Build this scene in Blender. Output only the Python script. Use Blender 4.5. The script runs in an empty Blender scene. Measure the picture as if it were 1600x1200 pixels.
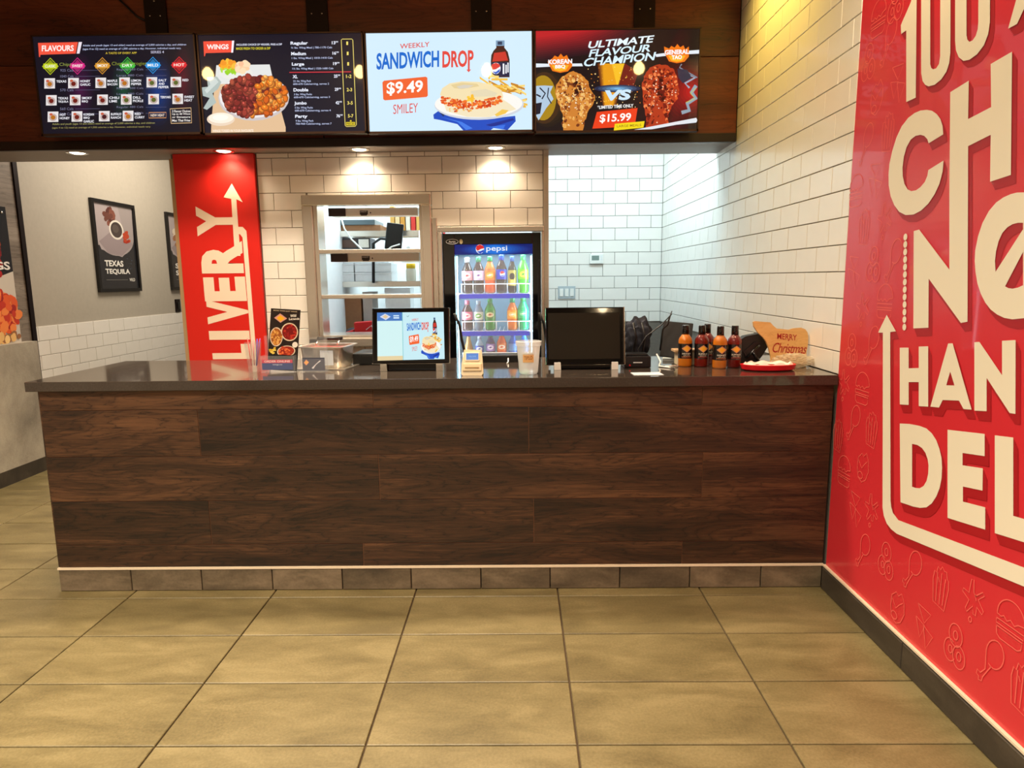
import bpy, bmesh, math, random
import numpy as np
from mathutils import Vector, Matrix
from mathutils.geometry import tessellate_polygon
random.seed(7)
S = bpy.context.scene
C = S.collection
PI = math.pi

# ------------------------------------------------------------------ camera
cam_data = bpy.data.cameras.new('camera')
cam = bpy.data.objects.new('camera', cam_data)
C.objects.link(cam)
cam_data.sensor_width = 36
cam_data.lens = 36 * 1050.3 / 1600
cam_data.clip_start = .02
yaw, pitch, roll, CAM_H = .0101, .1551, -.0103, 1.331
fwd = Vector((-math.sin(yaw) * math.cos(pitch), math.cos(yaw) * math.cos(pitch), -math.sin(pitch)))
rgt = Vector((math.cos(yaw), math.sin(yaw), 0))
upv = rgt.cross(fwd)
r2 = rgt * math.cos(roll) + upv * math.sin(roll)
u2 = -rgt * math.sin(roll) + upv * math.cos(roll)
cam.matrix_world = Matrix(((r2.x, u2.x, -fwd.x, 0), (r2.y, u2.y, -fwd.y, 0), (r2.z, u2.z, -fwd.z, CAM_H), (0, 0, 0, 1)))
S.camera = cam
# ------------------------------------------------------------------ exposure, world
S.view_settings.view_transform = 'Standard'
S.view_settings.look = 'None'
S.view_settings.exposure = 0.0
S.view_settings.gamma = 1
S.view_settings.use_curve_mapping = False
W = bpy.data.worlds.new('world'); S.world = W; W.use_nodes = True
W.node_tree.nodes['Background'].inputs[0].default_value = (1, .9, .8, 1)
W.node_tree.nodes['Background'].inputs[1].default_value = .25
# ------------------------------------------------------------------ area lights
def area(name, loc, size, power, col, rot=(0, 0, 0), spread=180):
    l = bpy.data.lights.new(name, 'AREA'); l.shape = 'RECTANGLE'; l.size, l.size_y = size
    l.energy = power; l.color = col; l.spread = math.radians(spread)
    o = bpy.data.objects.new(name, l); o.location = loc; o.rotation_euler = rot; C.objects.link(o); return o
def spot(name, loc, power, col, rot=(0, 0, 0), angle=120, blend=.8, radius=.03):
    l = bpy.data.lights.new(name, 'SPOT'); l.energy = power; l.color = col; l.spot_size = math.radians(angle)
    l.spot_blend = blend; l.shadow_soft_size = radius
    o = bpy.data.objects.new(name, l); o.location = loc; o.rotation_euler = rot; C.objects.link(o); return o
WARM = (1, .76, .46)
COOL = (.74, .93, 1)
for i, (x, y) in enumerate(((-2.4, .3), (-.6, .3), (-2.4, -1.6), (-.6, -1.6))):
    area('dining_ceiling_light', (x, y, 3.22), (.9, .9), 84, (1, .87, .70), spread=124)
LAMPS = ((-2.57, 2.2), (-1.3, 2.2), (-.24, 2.2), (1.02, 2.2), (.98, -1.5))
for x, y in LAMPS:
    spot('pendant_light', (x, y, 2.97), 50, WARM, (math.radians(8), 0, 0), 135, .9, .05)
for y, e in ((1.5, 60), (.4, 60)):
    o = spot('mural_fill', (-.9, y, 3.2), e, (1, .88, .70), (0, 0, 0), 85, 1, .08)  # unseen spots added to brighten the mural, no fixture behind them
    o.rotation_euler = (Vector((1.31, y + .2, 1.75)) - o.location).to_track_quat('-Z', 'Y').to_euler()
area('aisle_fill', (-1.0, 3.35, 3.25), (2.4, .25), 70, (1, .82, .62), spread=105)  # added overhead fill for the aisle and back wall, not a real lamp
area('service_room_light', (.74, 5.0, 2.95), (.9, .7), 47, (.70, .92, 1))
area('kitchen_light', (-.75, 5.5, 2.75), (1.2, 1.3), 56, COOL)
area('passage_light', (-2.6, 6.0, 2.9), (.8, 1.6), 62, (1, .88, .72))
spot('wall_washer', (.93, 3.55, 3.2), 75, (1, .68, .12), (0, math.radians(-38), 0), 100, .95, .04)

# ------------------------------------------------------------------ helpers
def lin(v):
    v = v / 255.
    return v / 12.92 if v <= .04045 else ((v + .055) / 1.055) ** 2.4
def rgb(*a):
    if len(a) == 1: a = a[0]
    return (lin(a[0]), lin(a[1]), lin(a[2]), 1)
def tag(o, label=None, cat=None, group=None, kind=None):
    if label: o['label'] = label
    if cat: o['category'] = cat
    if group: o['group'] = group
    if kind: o['kind'] = kind
    return o
def thing(name, label, cat, loc=(0, 0, 0), rz=0, group=None, rot=None):
    o = bpy.data.objects.new(name, None); C.objects.link(o)
    o.empty_display_size = .05
    o.location = loc; o.rotation_euler = rot or (0, 0, rz)
    return tag(o, label, cat, group)
def link(name, me, parent=None, loc=None, rot=None):
    o = bpy.data.objects.new(name, me); C.objects.link(o)
    if parent: o.parent = parent
    if loc: o.location = loc
    if rot: o.rotation_euler = rot
    return o
def copy_tree(o, parent=None):
    c = o.copy(); C.objects.link(c)
    if parent: c.parent = parent
    for ch in list(o.children): copy_tree(ch, c)
    return c

class N:
    """little node tree builder"""
    def __init__(s, m): s.t = m.node_tree; s.b = s.t.nodes['Principled BSDF']
    def n(s, k, **kw):
        x = s.t.nodes.new(k)
        for a, b in kw.items():
            if a in ('inp',):
                for i, v in b.items(): x.inputs[i].default_value = v
            else: setattr(x, a, b)
        return x
    def l(s, a, b): s.t.links.new(a, b)
    def ramp(s, fac, stops):
        r = s.n('ShaderNodeValToRGB'); e = r.color_ramp.elements
        while len(e) < len(stops): e.new(.5)
        for k, (p, c) in enumerate(stops): e[k].position = p; e[k].color = c
        s.l(fac, r.inputs[0]); return r.outputs[0]
    def bump(s, h, strength=.2, dist=.01):
        b = s.n('ShaderNodeBump', inp={'Strength': strength, 'Distance': dist}); s.l(h, b.inputs['Height']); s.l(b.outputs[0], s.b.inputs['Normal'])
def mat(name, col, rough=.5, metal=0, **kw):
    m = bpy.data.materials.new(name); m.use_nodes = True
    b = m.node_tree.nodes['Principled BSDF']
    b.inputs['Base Color'].default_value = rgb(col) if max(col) > 1 or len(col) == 3 else col
    b.inputs['Roughness'].default_value = rough; b.inputs['Metallic'].default_value = metal
    for k, v in kw.items():
        b.inputs[{'trans': 'Transmission Weight', 'alpha': 'Alpha', 'coat': 'Coat Weight', 'spec': 'Specular IOR Level', 'ior': 'IOR', 'sss': 'Subsurface Weight'}[k]].default_value = v
    m['plain'] = 1
    return m
def noisy(m, scale=20, amt=.12, bump=.05, stretch=(1, 1, 1)):
    """breaks up a plain colour with a fine procedural mottling and relief"""
    g = N(m); tc = g.n('ShaderNodeTexCoord'); mp = g.n('ShaderNodeMapping'); mp.inputs['Scale'].default_value = stretch
    g.l(tc.outputs['Object'], mp.inputs[0])
    nz = g.n('ShaderNodeTexNoise', inp={'Scale': scale, 'Detail': 4}); g.l(mp.outputs[0], nz.inputs['Vector'])
    c = list(g.b.inputs['Base Color'].default_value)
    lo = [v * (1 - amt) for v in c[:3]] + [1]; hi = [min(1, v * (1 + amt)) for v in c[:3]] + [1]
    g.l(g.ramp(nz.outputs[0], [(.3, lo), (.7, hi)]), g.b.inputs['Base Color'])
    if bump: g.bump(nz.outputs[0], bump, .004)
    return m
def wood(name, dark, mid, light, scale=1.0, rough=.45, axis='X', contrast=(.32, .5, .7)):
    m = mat(name, mid, rough); g = N(m)
    tc = g.n('ShaderNodeTexCoord'); oi = g.n('ShaderNodeObjectInfo')
    sep = g.n('ShaderNodeVectorMath', operation='MULTIPLY_ADD')
    cmb = g.n('ShaderNodeCombineXYZ')
    mul = g.n('ShaderNodeMath', operation='MULTIPLY', inp={1: 37.0}); g.l(oi.outputs['Random'], mul.inputs[0])
    for k in range(3): g.l(mul.outputs[0], cmb.inputs[k])
    add = g.n('ShaderNodeVectorMath', operation='ADD'); g.l(tc.outputs['Object'], add.inputs[0]); g.l(cmb.outputs[0], add.inputs[1])
    mp = g.n('ShaderNodeMapping'); sc = {'X': (1.1, 3, 6.5), 'Z': (6.5, 3, 1.1), 'Y': (3, 1.1, 6.5)}[axis]
    mp.inputs['Scale'].default_value = [v * scale for v in sc]; g.l(add.outputs[0], mp.inputs[0])
    big = g.n('ShaderNodeTexNoise', inp={'Scale': 1.3, 'Detail': 3, 'Distortion': .6}); g.l(mp.outputs[0], big.inputs['Vector'])
    # contour lines of a large noise field read as cathedral grain and knots
    k1 = g.n('ShaderNodeMath', operation='MULTIPLY', inp={1: 30.0}); g.l(big.outputs[0], k1.inputs[0])
    fine = g.n('ShaderNodeTexNoise', inp={'Scale': 9, 'Detail': 6, 'Roughness': .7}); g.l(mp.outputs[0], fine.inputs['Vector'])
    k2 = g.n('ShaderNodeMath', operation='MULTIPLY_ADD', inp={1: 3.0}); g.l(fine.outputs[0], k2.inputs[0]); g.l(k1.outputs[0], k2.inputs[2])
    pp = g.n('ShaderNodeMath', operation='PINGPONG', inp={1: 1.0}); g.l(k2.outputs[0], pp.inputs[0])
    mp2 = g.n('ShaderNodeMapping'); mp2.inputs['Scale'].default_value = [v * scale * {0: 1.2, 1: 5}[v > 2] for v in sc]; g.l(add.outputs[0], mp2.inputs[0])
    st = g.n('ShaderNodeTexNoise', inp={'Scale': 4, 'Detail': 8, 'Roughness': .75}); g.l(mp2.outputs[0], st.inputs['Vector'])
    ln = g.ramp(pp.outputs[0], [(.0, (0, 0, 0, 1)), (.16, (.75, .75, .75, 1)), (1, (1, 1, 1, 1))])
    mx = g.n('ShaderNodeMath', operation='MULTIPLY_ADD', inp={1: .13}); g.l(ln, mx.inputs[0])
    s1 = g.n('ShaderNodeMath', operation='MULTIPLY', inp={1: .40}); g.l(st.outputs[0], s1.inputs[0])
    s2 = g.n('ShaderNodeMath', operation='MULTIPLY_ADD', inp={1: .42}); g.l(big.outputs[0], s2.inputs[0]); g.l(s1.outputs[0], s2.inputs[2])
    s3 = g.n('ShaderNodeMath', operation='MULTIPLY_ADD', inp={1: .08, 2: -.04}); g.l(oi.outputs['Random'], s3.inputs[0])
    s4 = g.n('ShaderNodeMath', operation='ADD'); g.l(s2.outputs[0], s4.inputs[0]); g.l(s3.outputs[0], s4.inputs[1])
    g.l(s4.outputs[0], mx.inputs[2])
    g.l(g.ramp(mx.outputs[0], [(contrast[0], rgb(dark)), (contrast[1], rgb(mid)), (contrast[2], rgb(light))]), g.b.inputs['Base Color'])
    g.bump(mx.outputs[0], .12, .002)
    return m

class MB:
    def __init__(s): s.bm = bmesh.new(); s.mi = 0
    def add(s, vs, fs, mi=None):
        v = [s.bm.verts.new(p) for p in vs]
        for f in fs:
            try: q = s.bm.faces.new([v[i] for i in f]); q.material_index = s.mi if mi is None else mi
            except ValueError: pass
        return v
    def box(s, x0, x1, y0, y1, z0, z1, bev=0, M=None):
        P = [(x, y, z) for z in (z0, z1) for y in (y0, y1) for x in (x0, x1)]
        if M: P = [M @ Vector(p) for p in P]
        v = s.add(P, [(0, 2, 3, 1), (4, 5, 7, 6), (0, 1, 5, 4), (2, 6, 7, 3), (0, 4, 6, 2), (1, 3, 7, 5)])
        if bev:
            e = list({e for q in v for e in q.link_edges})
            bmesh.ops.bevel(s.bm, geom=e, offset=bev, segments=2, affect='EDGES', profile=.6)
        return s
    def lathe(s, prof, n=24, at=(0, 0, 0), M=None, caps=True):
        rings = []
        for r, z in prof:
            ring = []
            for i in range(n):
                a = 2 * PI * i / n; p = Vector((at[0] + r * math.cos(a), at[1] + r * math.sin(a), at[2] + z))
                ring.append(s.bm.verts.new(M @ p if M else p))
            rings.append(ring)
        for a, b in zip(rings, rings[1:]):
            for i in range(n):
                f = s.bm.faces.new((a[i], a[(i + 1) % n], b[(i + 1) % n], b[i])); f.smooth = True; f.material_index = s.mi
        if caps:
            for ring, fl in ((rings[0], True), (rings[-1], False)):
                f = s.bm.faces.new(list(reversed(ring)) if fl else ring); f.material_index = s.mi
        return s
    def tube(s, pts, r, n=8):
        pts = [Vector(p) for p in pts]; rings = []; up = None
        for i, p in enumerate(pts):
            d = (pts[min(i + 1, len(pts) - 1)] - pts[max(i - 1, 0)]).normalized()
            if up is None: up = d.orthogonal().normalized()
            up = (up - d * up.dot(d)).normalized(); q = d.cross(up)
            rr = r[i] if isinstance(r, (list, tuple)) else r
            rings.append([s.bm.verts.new(p + (up * math.cos(2 * PI * k / n) + q * math.sin(2 * PI * k / n)) * rr) for k in range(n)])
        for a, b in zip(rings, rings[1:]):
            for k in range(n):
                f = s.bm.faces.new((a[k], a[(k + 1) % n], b[(k + 1) % n], b[k])); f.smooth = True; f.material_index = s.mi
        s.bm.faces.new(list(reversed(rings[0]))); s.bm.faces.new(rings[-1])
        return s
    def prism(s, pts, fn, t):
        """outline pts through fn(x, y, depth) -> 3D, thickness t"""
        a = [s.bm.verts.new(fn(x, y, 0)) for x, y in pts]; b = [s.bm.verts.new(fn(x, y, t)) for x, y in pts]
        n = len(pts)
        tri = tessellate_polygon([[Vector((x, y, 0)) for x, y in pts]])
        for q in tri:
            for l, fl in ((a, 0), (b, 1)):
                try: s.bm.faces.new([l[k] for k in (reversed(q) if fl else q)])
                except ValueError: pass
        for i in range(n): s.bm.faces.new((a[i], a[(i + 1) % n], b[(i + 1) % n], b[i]))
        return s
    def build(s, name, m, parent=None, smooth=False, loc=None, rot=None):
        bmesh.ops.recalc_face_normals(s.bm, faces=s.bm.faces)
        me = bpy.data.meshes.new(name); s.bm.to_mesh(me); s.bm.free()
        for x in (m if isinstance(m, (list, tuple)) else [m]): me.materials.append(x)
        if smooth:
            for p in me.polygons: p.use_smooth = True
            try: me.set_sharp_from_angle(angle=math.radians(40))
            except Exception: pass
        return link(name, me, parent, loc, rot)
def bx(name, a, m, parent=None, bev=0, loc=None, rot=None): return MB().box(*a, bev=bev).build(name, m, parent, loc=loc, rot=rot)
def struct(o): o['kind'] = 'structure'; return o

# -- printed graphics: coloured polygons laid on a surface, each a hair above the last
def attr_mat(name, emit=0, rough=.4, coat=0):
    m = bpy.data.materials.new(name); m.use_nodes = True; g = N(m)
    a = g.n('ShaderNodeAttribute', attribute_name='Col')
    if emit:
        g.b.inputs['Base Color'].default_value = (.004, .004, .005, 1); g.l(a.outputs[0], g.b.inputs['Emission Color']); g.b.inputs['Emission Strength'].default_value = emit
    else: g.l(a.outputs[0], g.b.inputs['Base Color'])
    g.b.inputs['Roughness'].default_value = rough; g.b.inputs['Coat Weight'].default_value = coat
    if coat >= 1: g.b.inputs['Specular IOR Level'].default_value = .25
    return m
def homography(src, dst):
    A, B = [], []
    for (x, y), (u, v) in zip(src, dst):
        A += [[x, y, 1, 0, 0, 0, -u * x, -u * y], [0, 0, 0, x, y, 1, -v * x, -v * y]]; B += [u, v]
    h = np.linalg.solve(np.array(A, float), np.array(B, float)); return [float(q) for q in h] + [1.]
_txt = {}
def glyphs(s, bold, space=1.0):
    k = (s, bold, space)
    if k not in _txt:
        cu = bpy.data.curves.new('lettering', 'FONT'); cu.body = s; cu.offset = bold; cu.resolution_u = 3; cu.space_character = space
        o = bpy.data.objects.new('lettering', cu); C.objects.link(o)
        me = bpy.data.meshes.new_from_object(o, depsgraph=bpy.context.evaluated_depsgraph_get())
        V = [(v.co.x, v.co.y) for v in me.vertices]; F = [tuple(p.vertices) for p in me.polygons]
        bpy.data.objects.remove(o); bpy.data.curves.remove(cu); bpy.data.meshes.remove(me)
        if not V: V = [(0, 0), (1, 1)]
        x0, x1 = min(v[0] for v in V), max(v[0] for v in V); y0, y1 = min(v[1] for v in V), max(v[1] for v in V)
        _txt[k] = ([((a - x0) / max(1e-6, x1 - x0), (b - y0) / max(1e-6, y1 - y0)) for a, b in V], F)
    return _txt[k]
class Cv:
    """canvas: src corner points (print coordinates) mapped on 3D corners TL TR BR BL"""
    def __init__(s, src, dst, n, step=2e-5):
        s.h = homography(src, [(0, 0), (1, 0), (1, 1), (0, 1)]); s.d = [Vector(p) for p in dst]; s.n = Vector(n).normalized()
        s.V, s.F, s.K = [], [], []; s.off = 2e-4; s.step = step
    def m(s, x, y):
        h = s.h; w = h[6] * x + h[7] * y + 1
        u, v = (h[0] * x + h[1] * y + h[2]) / w, (h[3] * x + h[4] * y + h[5]) / w
        u = min(1, max(0, u)); v = min(1, max(0, v))
        a = s.d[0].lerp(s.d[1], u); b = s.d[3].lerp(s.d[2], u)
        return a.lerp(b, v) + s.n * s.off
    def tri(s, P, F, col):
        b = len(s.V); s.V += [s.m(*p) for p in P]; s.F += [tuple(b + i for i in f) for f in F]; s.K += [col] * len(F); s.off += s.step
    def poly(s, pts, col, holes=()):
        loops = [[Vector((x, y, 0)) for x, y in pts]] + [[Vector((x, y, 0)) for x, y in h] for h in holes]
        s.tri([(v.x, v.y) for l in loops for v in l], tessellate_polygon(loops), rgb(col))
    def rect(s, x0, y0, x1, y1, col): s.poly([(x0, y0), (x1, y0), (x1, y1), (x0, y1)], col)
    def ell(s, cx, cy, rx, ry, col, n=24, rot=0):
        P = [(cx + rx * math.cos(t) * math.cos(rot) - ry * math.sin(t) * math.sin(rot), cy + rx * math.cos(t) * math.sin(rot) + ry * math.sin(t) * math.cos(rot)) for t in [2 * PI * i / n for i in range(n)]]
        s.tri(P, [tuple(range(n))], rgb(col))
    def line(s, pts, w, col, closed=False):
        n = len(pts); rng = range(n if closed else n - 1); P = []; F = []
        nor = []
        for i in range(n):
            a = pts[(i - 1) % n] if (closed or i > 0) else pts[i]; b = pts[(i + 1) % n] if (closed or i < n - 1) else pts[i]
            dx, dy = b[0] - a[0], b[1] - a[1]; L = math.hypot(dx, dy) or 1; nor.append((-dy / L, dx / L))
        for (x, y), (nx, ny) in zip(pts, nor): P += [(x + nx * w / 2, y + ny * w / 2), (x - nx * w / 2, y - ny * w / 2)]
        for i in rng: j = (i + 1) % n; F.append((2 * i, 2 * i + 1, 2 * j + 1, 2 * j))
        s.tri(P, F, rgb(col))
    def text(s, t, P, U, Vv, col, bold=0, space=1.0):
        V, F = glyphs(t, bold, space)
        s.tri([(P[0] + a * U[0] + b * Vv[0], P[1] + a * U[1] + b * Vv[1]) for a, b in V], F, rgb(col))
    def tb(s, t, x0, y0, x1, y1, col, bold=0, tilt=0, shear=0, space=1.0): s.text(t, (x0, y1), (x1 - x0, tilt), (shear, y0 - y1), col, bold, space)
    def blobs(s, n, fn, r, pal, sq=.8):
        for _ in range(n):
            x, y = fn(); q = random.uniform(*r); s.ell(x, y, q, q * random.uniform(sq - .2, sq + .15), random.choice(pal), 8, random.random() * 3)
    def build(s, name, m, parent=None):
        me = bpy.data.meshes.new(name); me.from_pydata([tuple(v) for v in s.V], [], s.F)
        ca = me.color_attributes.new('Col', 'FLOAT_COLOR', 'CORNER'); buf = []
        for f, k in zip(s.F, s.K): buf += list(k) * len(f)
        ca.data.foreach_set('color', buf); me.materials.append(m); me.update()
        return link(name, me, parent)
def bend(o, r0, r1, k=1.0):
    """wraps a flat print lying near y = -r0 round a cylinder of radius r1"""
    b = bmesh.new(); b.from_mesh(o.data)
    xs = [v.co.x for v in b.verts]; a, e = min(xs), max(xs)
    for i in range(1, 12):
        bmesh.ops.bisect_plane(b, geom=b.verts[:] + b.edges[:] + b.faces[:], plane_co=(a + (e - a) * i / 12, 0, 0), plane_no=(1, 0, 0))
    for v in b.verts:
        t = v.co.x / r1 * k; q = r1 + (-v.co.y - r0); v.co = Vector((math.sin(t) * q, -math.cos(t) * q, v.co.z))
    b.to_mesh(o.data); b.free()
def inell(cx, cy, rx, ry):
    def f():
        a, q = random.random() * 2 * PI, math.sqrt(random.random()); return cx + rx * q * math.cos(a), cy + ry * q * math.sin(a)
    return f
def YQ(x0, x1, z0, z1, y): return [(x0, y, z1), (x1, y, z1), (x1, y, z0), (x0, y, z0)]
def R4(x0, y0, x1, y1): return [(x0, y0), (x1, y0), (x1, y1), (x0, y1)]

# ------------------------------------------------------------------ materials
M_tile = mat('white_glazed_tile', (236, 232, 224), .22, coat=.2); noisy(M_tile, 6, .02, .02)
M_grout = noisy(mat('tile_grout', (120, 112, 102), .9), 60, .1)
M_grey = noisy(mat('warm_grey_paint', (172, 164, 150), .7), 30, .03)
M_white = noisy(mat('white_paint', (232, 234, 234), .7), 30, .02)
M_ceil = noisy(mat('ceiling_paint', (120, 100, 84), .85), 20, .05)
M_soffit = noisy(mat('soffit_board_paint', (158, 150, 144), .6), 25, .03)
M_wood = wood('dark_walnut_laminate', (26, 16, 10), (60, 38, 24), (104, 70, 45), 1.0, .45, contrast=(.40, .525, .67))
M_facade = wood('reddish_brown_veneer', (44, 16, 9), (90, 40, 22), (126, 62, 35), .7, .4)
M_lam = wood('weathered_grey_wood_laminate', (88, 76, 66), (128, 116, 104), (168, 156, 142), .6, .5, 'Y')
M_top = mat('dark_quartz', (62, 54, 48), .1, coat=.3); noisy(M_top, 140, .18, 0)
M_steel = mat('brushed_stainless_steel', (228, 220, 208), .26, .85)
M_alu = mat('satin_aluminium_paint', (232, 224, 212), .4, .1)
M_chrome = mat('polished_steel', (225, 222, 216), .12, 1)
M_black = mat('black_plastic', (16, 16, 18), .35)
M_gloss = mat('gloss_black', (8, 8, 10), .08, coat=.5)
M_iron = noisy(mat('dark_steel_strap', (30, 18, 18), .45, .6), 30, .1)
M_whitep = mat('white_plastic', (232, 232, 226), .4)
M_beige = mat('beige_plastic', (222, 205, 168), .4)
M_acryl = mat('clear_acrylic', (235, 240, 245), .04, alpha=.08)
M_glass = mat('clear_glass', (240, 245, 248), .02, alpha=.10)
M_glassT = mat('tumbler_glass', (190, 180, 175), .03, alpha=.13)
M_frost = mat('frosted_plastic', (236, 240, 240), .4, alpha=.42)
M_red = mat('red_vinyl', (214, 30, 20), .45)
M_print = attr_mat('printed_vinyl', 0, .45)
M_gprint = attr_mat('glossy_print', 0, .25, .3)
M_screen = attr_mat('lit_display', 1.1, .3, 1)
M_cream = mat('cream_trim', (222, 205, 178), .5)
M_card = noisy(mat('white_carton', (225, 228, 230), .7), 30, .04)
M_kraft = noisy(mat('brown_cardboard', (150, 105, 70), .8), 30, .08)

def concrete(name, a, b, c, rough=.8, sc=2.0, gr=.25):
    m = mat(name, b, rough); g = N(m); tc = g.n('ShaderNodeTexCoord'); oi = g.n('ShaderNodeObjectInfo')
    cm = g.n('ShaderNodeCombineXYZ'); mu = g.n('ShaderNodeMath', operation='MULTIPLY', inp={1: 53.}); g.l(oi.outputs['Random'], mu.inputs[0])
    g.l(mu.outputs[0], cm.inputs[0]); g.l(mu.outputs[0], cm.inputs[1])
    ad = g.n('ShaderNodeVectorMath', operation='ADD'); g.l(tc.outputs['Object'], ad.inputs[0]); g.l(cm.outputs[0], ad.inputs[1])
    mp = g.n('ShaderNodeMapping'); mp.inputs['Scale'].default_value = (1, 2.6, 1.6); mp.inputs['Rotation'].default_value = (0, 0, .35); g.l(ad.outputs[0], mp.inputs[0])
    n1 = g.n('ShaderNodeTexNoise', inp={'Scale': sc, 'Detail': 5, 'Distortion': .35, 'Roughness': .62}); g.l(mp.outputs[0], n1.inputs['Vector'])
    n2 = g.n('ShaderNodeTexNoise', inp={'Scale': 120 if gr > .3 else 90, 'Detail': 5, 'Roughness': .7}); g.l(ad.outputs[0], n2.inputs['Vector'])
    k = g.n('ShaderNodeMath', operation='MULTIPLY_ADD', inp={1: gr}); g.l(n2.outputs[0], k.inputs[0]); g.l(n1.outputs[0], k.inputs[2])
    k2 = g.n('ShaderNodeMath', operation='MULTIPLY_ADD', inp={1: .10, 2: -.05}); g.l(oi.outputs['Random'], k2.inputs[0])
    k3 = g.n('ShaderNodeMath', operation='ADD'); g.l(k.outputs[0], k3.inputs[0]); g.l(k2.outputs[0], k3.inputs[1])
    g.l(g.ramp(k3.outputs[0], [(.3 + gr / 2, rgb(a)), (.5 + gr / 2, rgb(b)), (.7 + gr / 2, rgb(c))]), g.b.inputs['Base Color']); g.bump(n2.outputs[0], .12, .002)
    return m
M_floor = concrete('tan_stone_tile', (92, 81, 51), (110, 98, 64), (128, 115, 79), .42, 3.2, .6)
M_kick = concrete('brown_grey_stone_tile', (70, 60, 46), (98, 85, 66), (126, 110, 88), .5, 4)
M_base = concrete('dark_stone_skirting', (46, 40, 34), (58, 51, 43), (72, 64, 54), .45, 4)
M_conc = concrete('grey_concrete_panel', (122, 115, 104), (152, 144, 130), (176, 168, 152), .7, 1.4)
M_fgrout = mat('dark_floor_grout', (74, 58, 38), .9)

# ------------------------------------------------------------------ tile laying
_tm = {}
def tile_mesh(w, h, t, bev, m, key=''):
    k = (round(w, 3), round(h, 3), round(t, 4), m.name)
    if k not in _tm:
        b = min(bev, w * .3, h * .3)
        P = [(-w/2, -h/2, 0), (w/2, -h/2, 0), (w/2, h/2, 0), (-w/2, h/2, 0),
             (-w/2, -h/2, t - b), (w/2, -h/2, t - b), (w/2, h/2, t - b), (-w/2, h/2, t - b),
             (-w/2 + b, -h/2 + b, t), (w/2 - b, -h/2 + b, t), (w/2 - b, h/2 - b, t), (-w/2 + b, h/2 - b, t)]
        F = [(8, 9, 10, 11)] + [(i, (i + 1) % 4, 4 + (i + 1) % 4, 4 + i) for i in range(4)] + [(4 + i, 4 + (i + 1) % 4, 8 + (i + 1) % 4, 8 + i) for i in range(4)]
        me = bpy.data.meshes.new('tile'); me.from_pydata(P, [], F); me.materials.append(m); _tm[k] = me
    return _tm[k]
def put_tile(name, parent, c, u, v, n, w, h, t, bev, m, jit=.0):
    o = link(name, tile_mesh(w, h, t, bev, m), parent)
    u, v, n = Vector(u), Vector(v), Vector(n)
    R = Matrix((u, v, n)).transposed().to_4x4()
    if jit: R = R @ Matrix.Rotation(random.uniform(-jit, jit), 4, 'X') @ Matrix.Rotation(random.uniform(-jit, jit), 4, 'Y')
    o.matrix_local = Matrix.Translation(Vector(c)) @ R
    return o
def minus(r, hole):
    x0, x1, z0, z1 = r; a0, a1, b0, b1 = hole
    if a0 >= x1 or a1 <= x0 or b0 >= z1 or b1 <= z0: return [r]
    o = []
    if a0 > x0: o.append((x0, a0, z0, z1))
    if a1 < x1: o.append((a1, x1, z0, z1))
    m0, m1 = max(x0, a0), min(x1, a1)
    if b0 > z0: o.append((m0, m1, z0, b0))
    if b1 < z1: o.append((m0, m1, b1, z1))
    return o
TW, TH, GAP = .2155, .1077, .0038
def lay(parent, org, u, n, u0, u1, z0, z1, phase, holes=(), zj=2.100, odd=0, m=None):
    """running-bond wall tiles; org + u*a is the point at distance a along the wall"""
    cnt = 0
    k0 = math.floor((z0 - zj) / TH)
    for k in range(k0, math.ceil((z1 - zj) / TH)):
        za, zb = zj + k * TH, zj + (k + 1) * TH
        ph = phase + (TW / 2 if (k + odd) % 2 else 0)
        i0 = math.floor((u0 - ph) / TW)
        for i in range(i0, math.ceil((u1 - ph) / TW)):
            r = (max(u0, ph + i * TW), min(u1, ph + (i + 1) * TW), max(za, z0), min(zb, z1))
            rs = [r]
            for hl in holes: rs = [q for x in rs for q in minus(x, hl)]
            for a0, a1, b0, b1 in rs:
                if a1 - a0 < .014 or b1 - b0 < .014: continue
                c = Vector(org) + Vector(u) * (a0 + a1) / 2 + Vector((0, 0, (b0 + b1) / 2))
                put_tile('tile', parent, c, u, (0, 0, 1), n, a1 - a0 - GAP, b1 - b0 - GAP, .008, .0015, m or M_tile, .0015); cnt += 1
    return cnt

# ================================================================== THE SETTING
XR, XL, YB, YF = 1.31, -3.5, 4.4, 6.24
floor = struct(bx('floor', (-4.2, 1.5, -3.2, 8.6, -.2, -.008), M_fgrout))
GX, GY, FU, FV = -1.0664, 2.6787, .6136, .3068
for i in range(-4, 4):
    for j in range(-3, 9):
        a0, a1 = GX + FU * i, GX + FU * (i + 1); b1 = GY - FV * j; b0 = b1 - FV
        a1 = min(a1, XR); a0 = max(a0, XL)
        if a1 - a0 < .05: continue
        if b0 > 2.76 and a0 > -2.1: continue
        put_tile('tile', floor, ((a0 + a1) / 2, (b0 + b1) / 2, -.008), (1, 0, 0), (0, 1, 0), (0, 0, 1), a1 - a0 - .006, b1 - b0 - .006, .008, .002, M_floor, .0006)
for i in range(-4, -1):
    for j in range(3, 10):
        a0, a1 = max(XL, GX + FU * i), GX + FU * (i + 1); b0 = GY + FV * j; b1 = b0 + FV
        put_tile('tile', floor, ((a0 + a1) / 2, (b0 + b1) / 2, -.008), (1, 0, 0), (0, 1, 0), (0, 0, 1), a1 - a0 - .006, FV - .006, .008, .002, M_floor, .0006)
struct(bx('ceiling', (-4.2, 1.5, -3.2, 4.2, 3.3, 3.45), M_ceil))
struct(bx('ceiling', (-4.2, 1.5, 4.6, 8.6, 3.0, 3.15), M_white))
wr = struct(bx('wall_right', (XR + .008, XR + .2, -3.2, 6.4, 0, 3.4), M_grout))
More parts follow.
